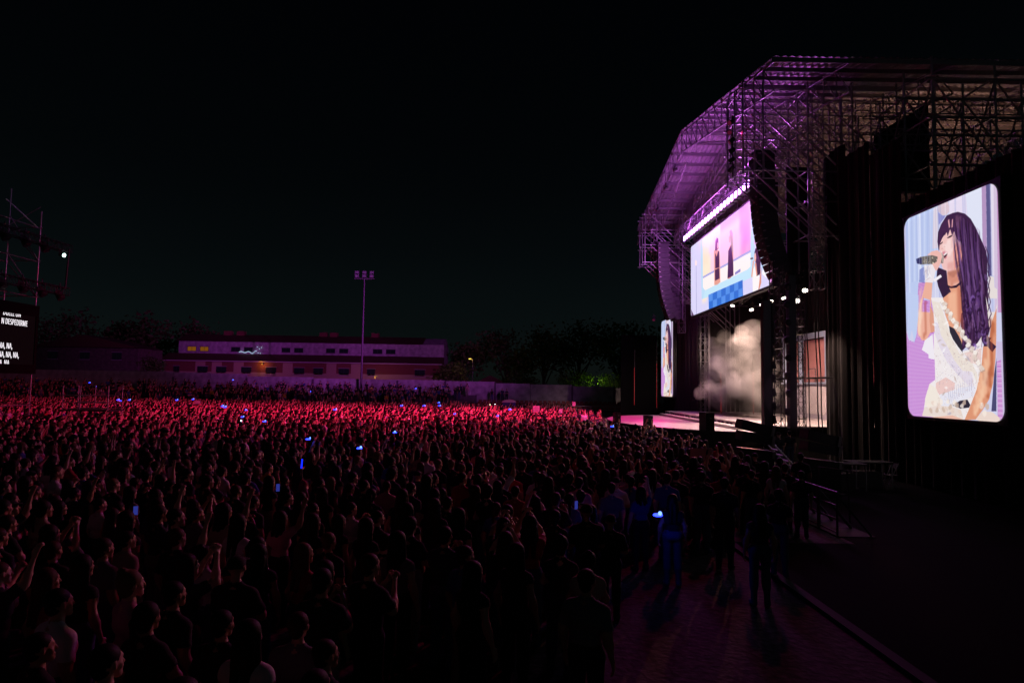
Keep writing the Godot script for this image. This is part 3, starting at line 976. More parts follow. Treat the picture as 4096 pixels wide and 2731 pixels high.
	var tubes := [[11.9, 2.1, 7.4, -66.0, "red pixel tube at the far dark scaffold"], [14.05, 1.85, 8.2, -66.0, "red pixel tube beside the far tall screen"], [15.9, 1.9, 6.5, -51.8, "red pixel tube standing at the far edge of the smoke"], [18.35, 1.9, 6.5, -51.8, "red pixel tube standing within the smoke"]]
	for t in tubes:
		var o := thing("pixel_tube", t[4], "light tube", Vector3(t[0], t[1], t[3]), 0.0, "red pixel tubes")
		part("tube", Shape.new().tube(Vector3.ZERO, Vector3(0, t[2] - t[1], 0), 0.035, 6), bk, o)
		var s := Shape.new()
		for k in 34:
			s.box(Vector3(-0.02, (t[2] - t[1]) * (k + 0.5) / 50.0, 0.036), Vector3(0.035, 0.05, 0.02))
		part("pixel_lamps", s, dot, o)

func smoke() -> void:
	var r := RandomNumberGenerator.new()
	r.seed = 12
	var dens := [0.018, 0.035, 0.06, 0.12, 0.22]
	var fogs := []
	for k in 5:
		var m := FogMaterial.new()
		m.albedo = Color(0.94, 0.92, 0.91)
		m.density = dens[k]
		fogs.append(m)
	var o := Node3D.new()
	o.name = "stage_smoke"
	add_child(o)
	tag(o, "billow of pale smoke rising over the stage floor", "smoke", "", "stuff")
	# [x, y, z, radius, thickness]
	var puffs := [[15.7, 4.0, -47.6, 2.6, 0], [15.8, 5.6, -46.4, 2.2, 0], [15.4, 3.2, -50.0, 1.9, 0], [13.3, 1.7, -31.4, 1.5, 1], [12.8, 1.2, -30.4, 1.0, 2]]
	for k in 90:  # loose body of the cloud, along four rolling plumes
		var t := r.randf()
		var lane := k % 4
		var y: float = 2.3 + [5.0, 3.8, 2.8, 5.2][lane] * t
		var z: float = [-47.4, -49.4, -45.4, -44.0][lane] + 1.0 * sin(t * 6.0 + lane * 2.0) + r.randfn(0.0, 0.7)
		puffs.append([15.7 + 0.5 * sin(t * 4.0 + lane) + r.randfn(0.0, 0.4), y, z, r.randf_range(0.4, 1.0), 1 + k % 2])
	for k in 34:  # billows: knots of small denser curls
		var c := Vector3(15.3 + r.randfn(0.0, 0.35), 2.7 + 4.6 * r.randf(), -46.8 + r.randfn(0.0, 1.7))
		for j in 6:
			var d := Vector3(r.randfn(), r.randfn() * 0.6, r.randfn()) * 0.42
			puffs.append([c.x + d.x, c.y + d.y, c.z + d.z, r.randf_range(0.2, 0.6), 3 + j % 2])
	for p in puffs:
		var f := FogVolume.new()
		f.name = "puff"
		f.shape = RenderingServer.FOG_VOLUME_SHAPE_ELLIPSOID
		var s: float = p[3]
		f.size = Vector3(s * 2.0 * r.randf_range(0.8, 1.2), s * 2.0 * r.randf_range(0.6, 1.1), s * 2.0 * r.randf_range(0.8, 1.3))
		f.material = fogs[p[4]]
		f.position = Vector3(p[0], maxf(p[1], 1.9 + f.size.y * 0.5), p[2])
		f.rotation = Vector3(r.randf(), r.randf() * 3.0, r.randf())
		o.add_child(f, true)

func lip_furniture() -> void:
	var bk := mat("black_metal", Color.BLACK)
	var gr := mat("speaker_grille", Color.BLACK)
	var boxes := [[10.25, -35.85, 0.55, 0.95, "black fill loudspeaker at the near end of the stage lip"], [7.95, -39.7, 0.4, 0.6, "black fill loudspeaker halfway along the stage lip"], [6.75, -43.6, 0.36, 0.62, "small black fill loudspeaker at the front of the stage lip"]]
	for b in boxes:
		var o := thing("fill_speaker", b[4], "loudspeaker", Vector3(b[0], 1.5, b[1]), 0.5, "fill loudspeakers on the stage lip")
		part("cabinet", Shape.new().span(Vector3(-b[2] * 0.5, 0, -b[2] * 0.5), Vector3(b[2] * 0.5, b[3], b[2] * 0.5)), mat("matt_black", lin(0.004, 0.004, 0.004), 0.9), o)
		M["matt_black"].metallic_specular = 0.1
		part("grille", Shape.new().span(Vector3(-b[2] * 0.54, 0.04, -b[2] * 0.45), Vector3(-b[2] * 0.51, b[3] - 0.04, b[2] * 0.45)), gr, o)
		part("handle", Shape.new().box(Vector3(0, b[3] * 0.7, b[2] * 0.51), Vector3(0.14, 0.04, 0.02)), gr, o)
	var stacks := [[8.75, -24.6, 1.15, "stack of tilted black loudspeaker cabinets in the pit"], [10.9, -24.2, 0.85, "second stack of tilted black cabinets, beside the equipment tables"]]
	for s in stacks:
		var o := thing("speaker_stack", s[3], "loudspeaker", Vector3(s[0], 0, s[1]), 0.0, "tilted loudspeaker stacks")
		part("base_case", Shape.new().span(Vector3(-0.6, 0.0, -0.5), Vector3(0.5, s[2] + 0.1, 0.5)), bk, o)
		for k in 3:
			var c := part("cabinet", Shape.new().box(Vector3.ZERO, Vector3(1.15, 0.33, 0.8)), mat("speaker_grey", Color.BLACK), o, Vector3(0.02, s[2] + 0.42 + 0.37 * k - (0.2 if k == 0 else 0.0), 0))
			c.rotation.z = -0.1 - 0.06 * k
			part("grille", Shape.new().box(Vector3(-0.585, 0, 0), Vector3(0.02, 0.28, 0.74)), gr, c)
			part("side_strap", Shape.new().box(Vector3(0.5, 0.0, 0.41), Vector3(0.1, 0.36, 0.03)), mat("pale_steel", Color.WHITE), c)
	# steps from the stage to the pit
	var st := thing("stage_steps", "steep aluminium steps leading down from the stage side", "steps", Vector3(11.0, 0, -29.6))
	var al := mat("aluminium", lin(0.55, 0.54, 0.55), 0.35, 0.8)
	for s in [-0.45, 0.45]:
		part("stringer", Shape.new().tube(Vector3(0, 1.55, s), Vector3(1.5, 0.0, s), 0.04, 6), al, st)
	for k in 6:
		part("tread", Shape.new().box(Vector3(0.2 + 0.22 * k, 1.34 - 0.23 * k, 0), Vector3(0.2, 0.04, 0.86)), al, st)
	# equipment tables and a railing in the dark backstage corner
	for k in 2:
		var o := thing("equipment_table", ["low equipment table with pale edge behind the second stack", "equipment table in front of the tall screen"][k], "table", Vector3([12.3, 13.7][k], 0, [-25.6, -26.4][k]), 0.0, "backstage equipment tables")
		part("tabletop", Shape.new().span(Vector3(-0.8, 0.95, -0.4), Vector3(0.8, 1.0, 0.4)), bk, o)
		for x in [-0.75, 0.75]:
			for z in [-0.35, 0.35]:
				part("leg", Shape.new().tube(Vector3(x, 0, z), Vector3(x, 0.95, z), 0.025, 5), al, o)
		part("flight_case", Shape.new().span(Vector3(-0.5, 0.02, -0.3), Vector3(0.4, 0.62, 0.3)), bk, o)
	var ch := thing("folding_chair", "folding chair leaning beside the equipment tables", "chair", Vector3(14.7, 0, -26.6))
	for s in [-0.2, 0.2]:
		part("leg", Shape.new().tube(Vector3(-0.25, 0, s), Vector3(0.2, 0.95, s), 0.015, 5), al, ch)
		part("leg", Shape.new().tube(Vector3(0.25, 0, s), Vector3(-0.15, 0.5, s), 0.015, 5), al, ch)
	part("seat", Shape.new().span(Vector3(-0.2, 0.45, -0.2), Vector3(0.2, 0.48, 0.2)), bk, ch)
	part("backrest", Shape.new().box(Vector3(0.18, 0.82, 0), Vector3(0.02, 0.2, 0.4), Basis(Vector3.BACK, -0.4)), bk, ch)

# ---- the place round the stage
func ground() -> void:
	var f := FastNoiseLite.new()
	f.seed = 4
	f.frequency = 0.03
	f.fractal_octaves = 5
	var im := f.get_seamless_image(512, 512)
	im.convert(Image.FORMAT_RGB8)
	var dust := RandomNumberGenerator.new()
	dust.seed = 9
	for y in 512:
		for x in 512:
			var g := im.get_pixel(x, y).r
			var k := clampf(0.16 + 0.34 * g + dust.randf_range(-0.07, 0.07), 0.0, 1.0)
			im.set_pixel(x, y, Color(k * 1.02, k * 0.96, k * 0.84))
	var earth := mat("ground_earth", Color(0.72, 0.72, 0.72), 0.95, 0.0, ImageTexture.create_from_image(im), 3.4)
	earth.heightmap_enabled = true
	earth.heightmap_texture = grain
	earth.heightmap_scale = 6.0
	setting("ground", Shape.new().span(Vector3(-420, -0.4, -420), Vector3(420, 0.0, 60)), earth)
	setting("path", Shape.new().span(Vector3(5.25, -0.3, -16.6), Vector3(40, 0.006, 10)), mat("shade_colour_ground", lin(0.005, 0.005, 0.0055), 0.95, 0.0, grain, 1.3))  # near-black colour stands for the shade lying over this ground
	M["shade_colour_ground"].metallic_specular = 0.12
	setting("pit_floor", Shape.new().span(Vector3(8.3, -0.3, -34.5), Vector3(40, 0.008, -16.6)), mat("shade_colour_ground", Color.BLACK))  # the same painted shade, carried on over the pit
	# raised cable duct along the edge of the shade-darkened ground
	solo("cable_duct", Shape.new().span(Vector3(5.12, 0.0, -16.6), Vector3(5.3, 0.07, 0)), mat("rubber", lin(0.006, 0.006, 0.006), 0.9), "black rubber cable duct along the edge of the shade-darkened ground", "cable duct")

func barrier_proto() -> Node3D:
	var o := thing("crowd_barrier", "grey crowd barrier along the stage pit", "barrier", Vector3.ZERO, 0.0, "crowd barriers along the pit")
	var m := mat("barrier_steel", lin(0.1, 0.1, 0.11), 0.45, 0.6)
	part("top_rail", Shape.new().tube(Vector3(0, 1.1, -0.53), Vector3(0, 1.1, 0.53), 0.035, 6), m, o)
	for y in [0.12, 0.45, 0.78]:
		part("rail", Shape.new().tube(Vector3(0, y, -0.52), Vector3(0, y, 0.52), 0.02, 6), m, o)
	for s in [-0.5, 0.5]:
		part("upright", Shape.new().tube(Vector3(0, 0, s), Vector3(0, 1.1, s), 0.028, 6), m, o)
		part("brace", Shape.new().tube(Vector3(0, 1.05, s), Vector3(0.85, 0.04, s), 0.025, 6), m, o)
	part("foot_plate", Shape.new().span(Vector3(0.0, 0.0, -0.53), Vector3(0.95, 0.03, 0.53)), mat("rubber", lin(0.012, 0.012, 0.012), 0.8), o)
	return o

func barriers() -> void:
	var proto := barrier_proto()
	proto.position = Vector3(8.2, 0, -17.8)
	for k in range(1, 11):
		copy(proto, Vector3(8.2, 0, -17.8 - 1.08 * k))
	var d := 30.2
	while d < 62.0:
		var x := lip_x(d, 2.2)
		var x2 := lip_x(d + 0.3, 2.2)
		var a := atan2(x2 - x, -0.3)
		copy(proto, Vector3(minf(x, 8.2), 0, -d), a + PI if x < 8.2 else 0.0)
		d += 1.08 * cos(a) * -1.0 if absf(cos(a)) > 0.35 else 0.5
	var diag := copy(proto, Vector3(-13.4, 0, -25.4), 1.9, "dark barrier across the gap in the floor crowd")
	diag.set_meta("group", "barriers across the crowd gap")
	for k in 3:
		copy(diag, Vector3(-13.4 + 1.05 * (k + 1), 0, -25.4 - 0.32 * (k + 1)), 1.9)
	var st := mat("barrier_steel", Color.WHITE)
	var g := thing("gate_frame", "tall metal gate frame standing behind the pit barrier", "gate", Vector3(8.7, 0, -19.4))
	part("frame", Shape.new().tube(Vector3(0, 0, 0), Vector3(0, 1.5, 0), 0.025).tube(Vector3(0, 1.5, 0), Vector3(0.75, 1.42, 0.1), 0.025).tube(Vector3(0.75, 1.42, 0.1), Vector3(0.8, 0, 0.1), 0.025), st, g)
	part("rail", Shape.new().tube(Vector3(0, 0.8, 0), Vector3(0.77, 0.75, 0.1), 0.02), st, g)

func prompter_tower() -> void:
	var steel := mat("scaffold_steel", Color.WHITE)
	var bk := mat("black_metal", Color.BLACK)
	var o := thing("scaffold_tower", "tall scaffold tower standing in the floor crowd behind the lyric screen", "scaffold", Vector3(-26.7, 0, -38))
	for x in [0.0, -1.8, -3.6]:
		for k in 4:
			part("post", Shape.new().tube(Vector3(x, 0, 2.4 * k), Vector3(x, 13.0 + [0.1, 0.7, 0.0, 0.9][k] + (0.5 if x < -1 else 0.0), 2.4 * k), 0.036, 6), steel, o)
	for y in [2.2, 4.3, 6.3, 8.2, 10.2, 12.1]:
		for x in [0.0, -1.8, -3.6]:
			part("ledger", Shape.new().tube(Vector3(x, y, -0.1), Vector3(x, y, 7.3), 0.03, 6), steel, o)
		for k in 4:
			part("ledger", Shape.new().tube(Vector3(0.1, y + 0.06, 2.4 * k), Vector3(-3.7, y + 0.06, 2.4 * k), 0.03, 6), steel, o)
	for y in [0.1, 8.2, 10.2, 4.3]:
		part("brace", Shape.new().tube(Vector3(0.04, y, 0.0), Vector3(0.04, y + 2.0, 2.4), 0.028, 6), steel, o)
		part("brace", Shape.new().tube(Vector3(0.0, y, 0.0), Vector3(-1.8, y + 2.0, 0.0), 0.028, 6), steel, o)
	part("brace", Shape.new().tube(Vector3(-0.2, 13.4, -0.2), Vector3(-1.6, 12.0, 0.6), 0.03, 6), steel, o)
	part("brace", Shape.new().tube(Vector3(0.0, 12.1, 0.2), Vector3(-0.4, 13.2, 2.2), 0.03, 6), steel, o)
	# lyric screen
	var frame_cloth := mat("frame_cloth", lin(0.006, 0.006, 0.006), 1.0)
	frame_cloth.metallic_specular = 0.05
	var s := thing("lyric_screen", "dark screen with white song lyrics on the scaffold tower", "screen", Vector3(-26.6, 4.42, -37.9))
	part("screen_panel", Shape.new().span(Vector3(-0.12, 0, 0), Vector3(0, 2.7, 4.4)), glow("dim_screen", Color(0.16, 0.08, 0.11), 0.16), s)
	M["dim_screen"].metallic_specular = 0.1
	M["dim_screen"].albedo_color = Color(0.01, 0.01, 0.01)
	part("frame", Shape.new().span(Vector3(-0.1, 2.68, -0.2), Vector3(0.06, 3.3, 4.5)), frame_cloth, s)
	part("frame", Shape.new().span(Vector3(-0.1, -0.5, -0.2), Vector3(0.06, 0.0, 4.5)), frame_cloth, s)
	part("frame", Shape.new().span(Vector3(-0.1, -0.5, -0.2), Vector3(0.05, 2.69, -0.0)), frame_cloth, s)
	var font := SystemFont.new()
	font.font_names = PackedStringArray(["Droid Sans"])
	font.font_weight = 400
	var ink := glow("lyric_screen_letters", Color(1, 0.97, 1), 1.1)
	for t in [["DUELE UN", 2.54, 1.15], ["N DESPEDIRME", 2.08, 0.6], ["NA, NA,", 0.8, 1.62], ["NA, NA, NA,", 0.34, 1.1], ["NA, NA", -0.1, 1.78]]:
		var tm := TextMesh.new()
		tm.text = t[0]
		tm.font = font
		tm.font_size = 64
		tm.pixel_size = 0.0064
		tm.depth = 0.012
		tm.horizontal_alignment = HORIZONTAL_ALIGNMENT_RIGHT
		tm.vertical_alignment = VERTICAL_ALIGNMENT_BOTTOM
		var m := part("lyric_line", tm, ink, s, Vector3(0.012, t[1] - 0.1, t[2]))
		m.rotation.y = PI * 0.5
		m.scale = Vector3(0.69, 1.0, 1.0)
	# lighting bars that reach past the tower
	for k in 2:
		var y := [11.2, 8.7][k] as float
		var b := truss("light_bar", Vector3(-25.9, y, -39.3), Vector3(-25.9, y, -31.0), 0.42, bk, "%s lighting truss reaching past the scaffold tower" % ["upper", "lower"][k], "tower lighting trusses")
		for j in 4:
			var lit := k == 0 and j == 0
			lamp_head("moving_light", Vector3(-25.9, y - 0.42, -38.9 + 1.5 * j), Vector3(5, 3.0, -30) if lit else Vector3(-24.5, y - 2.6, -38.9 + 1.5 * j), 0.12 if lit else 0.2, glow("tower_lamp", Color(0.85, 1.0, 0.95), 6.0) if lit else bk, "lit white lamp at the end of the upper tower truss" if lit else "unlit moving light hanging on the %s tower truss" % ["upper", "lower"][k], "" if lit else "unlit lights on the tower trusses")
	solo("tower_cable", Shape.new().tube(Vector3(-25.8, 11.2, -39.2), Vector3(-25.9, 8.9, -39.2), 0.05, 5), bk, "dark cable between the two tower trusses", "cable")
	var pf := thing("camera_platform", "low scaffold platform with railings beside the tower", "platform", Vector3(-25.6, 0, -40.5))
	for x in [0.0, 1.0, 2.6]:
		for z in [0.0, 1.4]:
			part("post", Shape.new().tube(Vector3(x, 0, z), Vector3(x, 3.3, z), 0.03, 6), steel, pf)
	for y in [2.0, 2.35, 2.75]:
		part("rail", Shape.new().tube(Vector3(0, y, 1.4), Vector3(2.6, y, 1.4), 0.03, 6), steel, pf)
		part("rail", Shape.new().tube(Vector3(0, y, 0), Vector3(2.6, y, 0), 0.03, 6), steel, pf)
	part("floor", Shape.new().span(Vector3(-0.1, 1.85, -0.1), Vector3(2.7, 1.93, 1.5)), bk, pf)

func stands_and_wall() -> void:
	var conc := mat("stand_concrete", lin(0.2, 0.19, 0.19), 0.9, 0.0, patches, 4.0)
	var o := thing("grandstand", "long concrete terrace below the white boundary wall", "grandstand", Vector3(0, 0, -83))
	for k in 8:
		part("terrace_step", Shape.new().span(Vector3(-95, 0.0, -1.2 * k - 1.2), Vector3(-5.0 + 0.05 * k, 0.95 + 0.22 * k, -1.2 * k)), conc, o)
	for k in 4:
		part("terrace_step", Shape.new().span(Vector3(-4.4, 0.0, -2.2 * k - 2.2), Vector3(26, 0.75 + 0.3 * k, -2.2 * k)), conc, o)
	var seat := mat("red_seat", lin(0.3, 0.06, 0.05), 0.6)
	for k in 3:
		var s := Shape.new()
		for j in 46:
			var x := -4.0 + 0.6 * j
			s.box(Vector3(x, 1.0 + 0.3 * k, -1.4 - 2.2 * k), Vector3(0.44, 0.05, 0.4))
			s.box(Vector3(x, 1.18 + 0.3 * k, -1.6 - 2.2 * k), Vector3(0.44, 0.34, 0.05))
		var q := part("seat_row", s, seat, o)
		q.set_meta("kind", "stuff")
	var rail := thing("front_railing", "thin pale railing along the front of the terrace", "railing", Vector3(0, 0, -82.2))
	var st := mat("pale_steel", Color.WHITE)
	part("rail", Shape.new().tube(Vector3(-60, 1.5, 0), Vector3(14, 1.5, 0), 0.04, 6), st, rail)
	part("rail", Shape.new().tube(Vector3(-60, 1.1, 0), Vector3(14, 1.1, 0), 0.03, 6), st, rail)
	for k in 26:
		part("post", Shape.new().tube(Vector3(-60 + 2.9 * k, 0, 0), Vector3(-60 + 2.9 * k, 1.5, 0), 0.035, 6), st, rail)
	var w := thing("boundary_wall", "long stepped white wall behind the terrace", "wall", Vector3(0, 0, -93))
	var plaster := mat("wall_plaster", lin(0.6, 0.58, 0.58), 0.9, 0.0, patches, 6.0)
	var steps := [[-100, -46, 5.0], [-46, -41, 4.92], [-41, -36, 4.85], [-36, -27, 4.55], [-27, -15.5, 4.4], [-15.5, -9.0, 4.42], [-9.0, -2.2, 4.34], [-2.2, 2.6, 4.14], [2.6, 8.3, 4.06], [8.3, 14.0, 3.9], [14.0, 24.0, 3.72], [24.0, 60, 3.6]]
	for k in steps.size():
		part("wall_panel", Shape.new().span(Vector3(steps[k][0] + 0.03, 0, -0.25), Vector3(steps[k][1] - 0.03, steps[k][2], 0.0)), plaster, w)
	for x in [-46.0, -36.0, -27.0, -15.5, -9.0, -2.2, 8.3, 14.0]:
		part("pilaster", Shape.new().span(Vector3(x - 0.12, 0, 0.0), Vector3(x + 0.12, 3.9 if x > 0 else 4.3, 0.1)), mat("wall_dark", lin(0.12, 0.1, 0.12), 0.9), w)
	# flood mast
	var m := thing("flood_mast", "tall slim floodlight mast with unlit lamp cluster beside the wall", "mast", Vector3(-20.2, 0, -92.0))
	var mm := mat("mast_steel", lin(0.4, 0.38, 0.4), 0.4, 0.6)
	part("pole", Shape.new().tube(Vector3.ZERO, Vector3(0, 18.0, 0), 0.17, 8, 0.08), mm, m)
	part("crossbar", Shape.new().box(Vector3(0, 18.0, 0), Vector3(2.7, 0.12, 0.2)), mm, m)
	for x in [-1.0, 0.0, 1.0]:
		for y in [18.35, 18.85]:
			var fl := part("floodlight", Shape.new().box(Vector3.ZERO, Vector3(0.55, 0.4, 0.25)), mm, m, Vector3(x, y, 0.1))
			part("glass", Shape.new().box(Vector3(0, 0, 0.13), Vector3(0.46, 0.32, 0.02)), mat("lamp_glass", lin(0.6, 0.6, 0.65), 0.1, 0.6), fl)
	# portable toilet
	var t := thing("portable_toilet", "dark blue portable toilet with a rounded pale-edged roof", "toilet", Vector3(-0.2, 0, -76))
	part("cabin", Shape.new().span(Vector3(-0.72, 0, -0.6), Vector3(0.72, 1.95, 0.6)), mat("toilet_blue", lin(0.02, 0.05, 0.25), 0.5), t)
	var arc := PackedVector2Array([Vector2(-0.78, 1.95)])
	for k in 13:
		arc.append(Vector2(0.78 * cos(PI - PI * k / 12.0), 2.0 + 0.26 * sin(PI * k / 12.0)))
	arc.append(Vector2(0.78, 1.95))
	part("roof", Shape.new().prism(arc, func(p): return Vector3(p.x, p.y, -0.65), Vector3(0, 0, 1.3)), mat("toilet_roof", lin(0.55, 0.55, 0.6), 0.5), t)
	part("door", Shape.new().span(Vector3(-0.4, 0.1, 0.6), Vector3(0.4, 1.85, 0.63)), mat("toilet_door", lin(0.02, 0.04, 0.18), 0.5), t)

func window_in(parent: Node3D, x: float, y: float, z: float, w: float, h: float, glass: Material) -> void:
	var f := part("window", Shape.new().span(Vector3(x - w * 0.5, y, z - 0.1), Vector3(x + w * 0.5, y + h, z + 0.02)), mat("window_dark", lin(0.02, 0.02, 0.025), 0.4), parent)
	part("pane", Shape.new().span(Vector3(x - w * 0.46, y + h * 0.06, z + 0.021), Vector3(x - 0.03, y + h * 0.94, z + 0.03)), glass, f)
	part("pane", Shape.new().span(Vector3(x + 0.03, y + h * 0.06, z + 0.021), Vector3(x + w * 0.46, y + h * 0.94, z + 0.03)), glass, f)
	var fr := Shape.new()
	fr.span(Vector3(x - w * 0.56, y - 0.12, z), Vector3(x + w * 0.56, y, z + 0.12))
	fr.span(Vector3(x - w * 0.56, y + h, z), Vector3(x + w * 0.56, y + h + 0.1, z + 0.08))
	part("frame", fr, mat("window_frame", lin(0.3, 0.28, 0.28), 0.7), f)

func long_house() -> void:
	var brick := mat("house_brick", lin(0.26, 0.09, 0.06), 0.9, 0.0, grain, 1.2)
	var plaster := mat("wall_plaster", Color.WHITE)
	var tile := mat("roof_tile", lin(0.12, 0.045, 0.03), 0.85, 0.0, grain, 0.8)
	var dark := mat("dark_pane", lin(0.02, 0.02, 0.03), 0.1)
	var o := thing("long_house", "long two-storey house with brick ground floor beyond the wall", "house", Vector3(0, 0, -125))
	part("lower_wall", Shape.new().span(Vector3(-63.6, 0, -12), Vector3(-13.2, 7.5, 0)), brick, o)
	part("base_course", Shape.new().span(Vector3(-63.7, 0, 0.0), Vector3(-13.1, 5.6, 0.08)), mat("house_plinth", lin(0.42, 0.34, 0.2), 0.9), o)
	part("upper_wall", Shape.new().span(Vector3(-62.4, 7.5, -11), Vector3(-17.3, 11.3, -2.6)), plaster, o)
	part("eave_band", Shape.new().span(Vector3(-64.2, 7.45, -12.5), Vector3(-12.7, 7.65, 0.75)), mat("eave_pale", lin(0.45, 0.4, 0.36), 0.8), o)
	var lo := Shape.new()
	lo.prism(PackedVector2Array([Vector2(0.9, 7.66), Vector2(-2.5, 9.05), Vector2(-2.5, 7.66)]), func(p): return Vector3(-64.2, p.y, p.x), Vector3(51.6, 0, 0))
	part("lower_roof", lo, tile, o)
	var up := Shape.new()
	up.prism(PackedVector2Array([Vector2(-2.0, 11.32), Vector2(-6.8, 12.9), Vector2(-11.6, 11.32)]), func(p): return Vector3(-62.9, p.y, p.x), Vector3(46.2, 0, 0))
	var upper := part("upper_roof", up, tile, o)
	for x in [-55.0, -52.5, -36.5, -34.5, -26.5]:
		part("chimney", Shape.new().span(Vector3(x - 0.7, 12.0, -7.6), Vector3(x + 0.7, 13.6, -6.4)), brick, upper)
	var wing_wall := Shape.new()
	wing_wall.prism(PackedVector2Array([Vector2(-2.4, 7.6), Vector2(-2.4, 11.3), Vector2(-6.8, 12.7), Vector2(-11, 11.3), Vector2(-11, 7.6)]), func(p): return Vector3(-17.28, p.y, p.x), Vector3(4.6, 0, 0))
	part("gable_wing", wing_wall, plaster, o)
	var lit := glow("lit_window", Color(1.0, 0.62, 0.12), 0.16)
	var zx := [[410, 470], [495, 553], [705, 765], [792, 850], [1045, 1103], [1130, 1190], [1345, 1405], [1433, 1493], [1660, 1723], [1748, 1812]]
	for k in zx.size():
		var x0: float = (500 + zx[k][0] / 1.68 - 2045.0) * 0.0467
		var x1: float = (500 + zx[k][1] / 1.68 - 2045.0) * 0.0467
		window_in(o, (x0 + x1) * 0.5, 9.45, -2.58, x1 - x0, 0.85, lit if k < 2 else dark)
	zx = [[325, 365], [485, 555], [612, 680], [780, 848], [945, 1015], [1135, 1205], [1265, 1330], [1435, 1505], [1625, 1680], [1945, 2015]]
	for k in zx.size():
		var x0: float = (500 + zx[k][0] / 1.68 - 2045.0) * 0.0458
		var x1: float = (500 + zx[k][1] / 1.68 - 2045.0) * 0.0458
		window_in(o, (x0 + x1) * 0.5, 5.3, 0.05, x1 - x0, 1.25, dark)
	for x in [-57.0, -54.0, -50.0, -41.0, -33.0, -28.5]:
		part("pilaster", Shape.new().span(Vector3(x - 0.9, 5.6, 0.0), Vector3(x + 0.9, 7.4, 0.05)), mat("house_plinth", Color.WHITE), o)
	var str := thing("string_lights", "string of small white lights round the upper windows", "string lights", Vector3(-51.0, 9.2, -127.5))
	var bead := Shape.new()
	var pts := []
	for k in 22:
		var x := 0.1 + 4.1 * k / 21.0
		pts.append(Vector3(x, 0.18 + 0.25 * sin(k * 0.9) * (1.0 if k > 10 else 0.4) + (0.9 if k > 15 and k % 2 else 0.0), 0.18))
	for p in pts:
		bead.box(p, Vector3(0.16, 0.07, 0.06))
	part("bulbs", bead, glow("string_light_bulbs", Color(0.75, 0.88, 1.0), 1.4), str)
	# wall lamp of the house and street lamp
	var wl := thing("wall_lamp", "yellow wall lamp on the brick ground floor of the long house", "lamp", Vector3(-45.5, 7.1, -124.8))
	part("bracket", Shape.new().tube(Vector3(0, 0, -0.1), Vector3(0, 0.1, 0.35), 0.03), mat("black_metal", Color.BLACK), wl)
	part("lamp_bulb", Shape.new().ball(Vector3(0, 0.02, 0.38), Vector3(0.12, 0.12, 0.12)), glow("yellow_bulb", Color(1.0, 0.75, 0.3), 0.5), wl)
	omni("wall_lamp_light", Vector3(-45.5, 7.0, -124.1), Color(1.0, 0.62, 0.2), 1.2)
	var sl := thing("street_lamp", "street lamp with a lit yellow head beyond the wall", "street lamp", Vector3(-6.6, 0, -116))
	part("pole", Shape.new().tube(Vector3.ZERO, Vector3(0, 8.2, 0), 0.07, 6), mat("mast_steel", Color.WHITE), sl)
	part("arm", Shape.new().tube(Vector3(0, 8.2, 0), Vector3(-0.4, 8.35, 0), 0.05, 6), mat("mast_steel", Color.WHITE), sl)
	part("lamp_head", Shape.new().box(Vector3(-0.5, 8.33, 0), Vector3(0.42, 0.1, 0.3)), glow("street_lamp_glow", Color(1.0, 0.86, 0.35), 2.2), sl)
	omni("street_lamp_light", Vector3(-7.1, 8.15, -115.9), Color(1.0, 0.8, 0.3), 1.6, 0.15)
	var s2 := thing("street_lamp", "street lamp hidden among the bright green trees", "street lamp", Vector3(13.5, 0, -101))
	part("pole", Shape.new().tube(Vector3.ZERO, Vector3(0, 4.9, 0), 0.06, 6), mat("mast_steel", Color.WHITE), s2)
	part("lamp_head", Shape.new().box(Vector3(-0.2, 4.9, 0), Vector3(0.3, 0.06, 0.2)), glow("street_lamp_dim", Color(0.8, 1.0, 0.35), 0.3), s2)
	omni("street_lamp_glow_light", Vector3(12.6, 4.7, -101.6), Color(0.8, 1.0, 0.3), 1.5, 0.15)
	omni("plinth_lamp_light", Vector3(-24.0, 5.0, -121.0), Color(1.0, 0.7, 0.25), 1.3, 0.15)
	var s3 := thing("street_lamp", "short street lamp close to the brick front of the long house", "street lamp", Vector3(-24.2, 0, -121))
	part("pole", Shape.new().tube(Vector3.ZERO, Vector3(0, 5.2, 0), 0.06, 6), mat("mast_steel", Color.WHITE), s3)
	part("lamp_head", Shape.new().box(Vector3(0.2, 5.2, 0), Vector3(0.4, 0.08, 0.2)), glow("street_lamp_low", Color(1.0, 0.75, 0.3), 0.4), s3)
	# small houses
	var h := [[-72.0, 18.0, 9.2, -115.0, 11.3, "dim pale house with a low gable beyond the end of the long house"], [-3.6, 4.5, 4.4, -117.0, 5.6, "small low house with yellow-lit gable under the street lamp"]]
	for q in h:
		var b := thing("small_house", q[5], "house", Vector3(q[0], 0, q[3]), 0.0, "")
		part("wall", Shape.new().span(Vector3(-q[1] * 0.5, 0, -8), Vector3(q[1] * 0.5, q[2], 0)), mat("dull_render", lin(0.16, 0.12, 0.1), 0.9, 0.0, patches, 4.0), b)
		part("roof", Shape.new().prism(PackedVector2Array([Vector2(-q[1] * 0.53, q[2]), Vector2(q[1] * 0.53, q[2]), Vector2(0, q[4])]), func(p): return Vector3(p.x, p.y, -8.5), Vector3(0, 0, 9.2)), tile, b)
		for k in 3:
			window_in(b, q[1] * (-0.3 + 0.3 * k), q[2] - 2.0, 0.03, minf(q[1] * 0.12, 1.6), 1.2, dark)

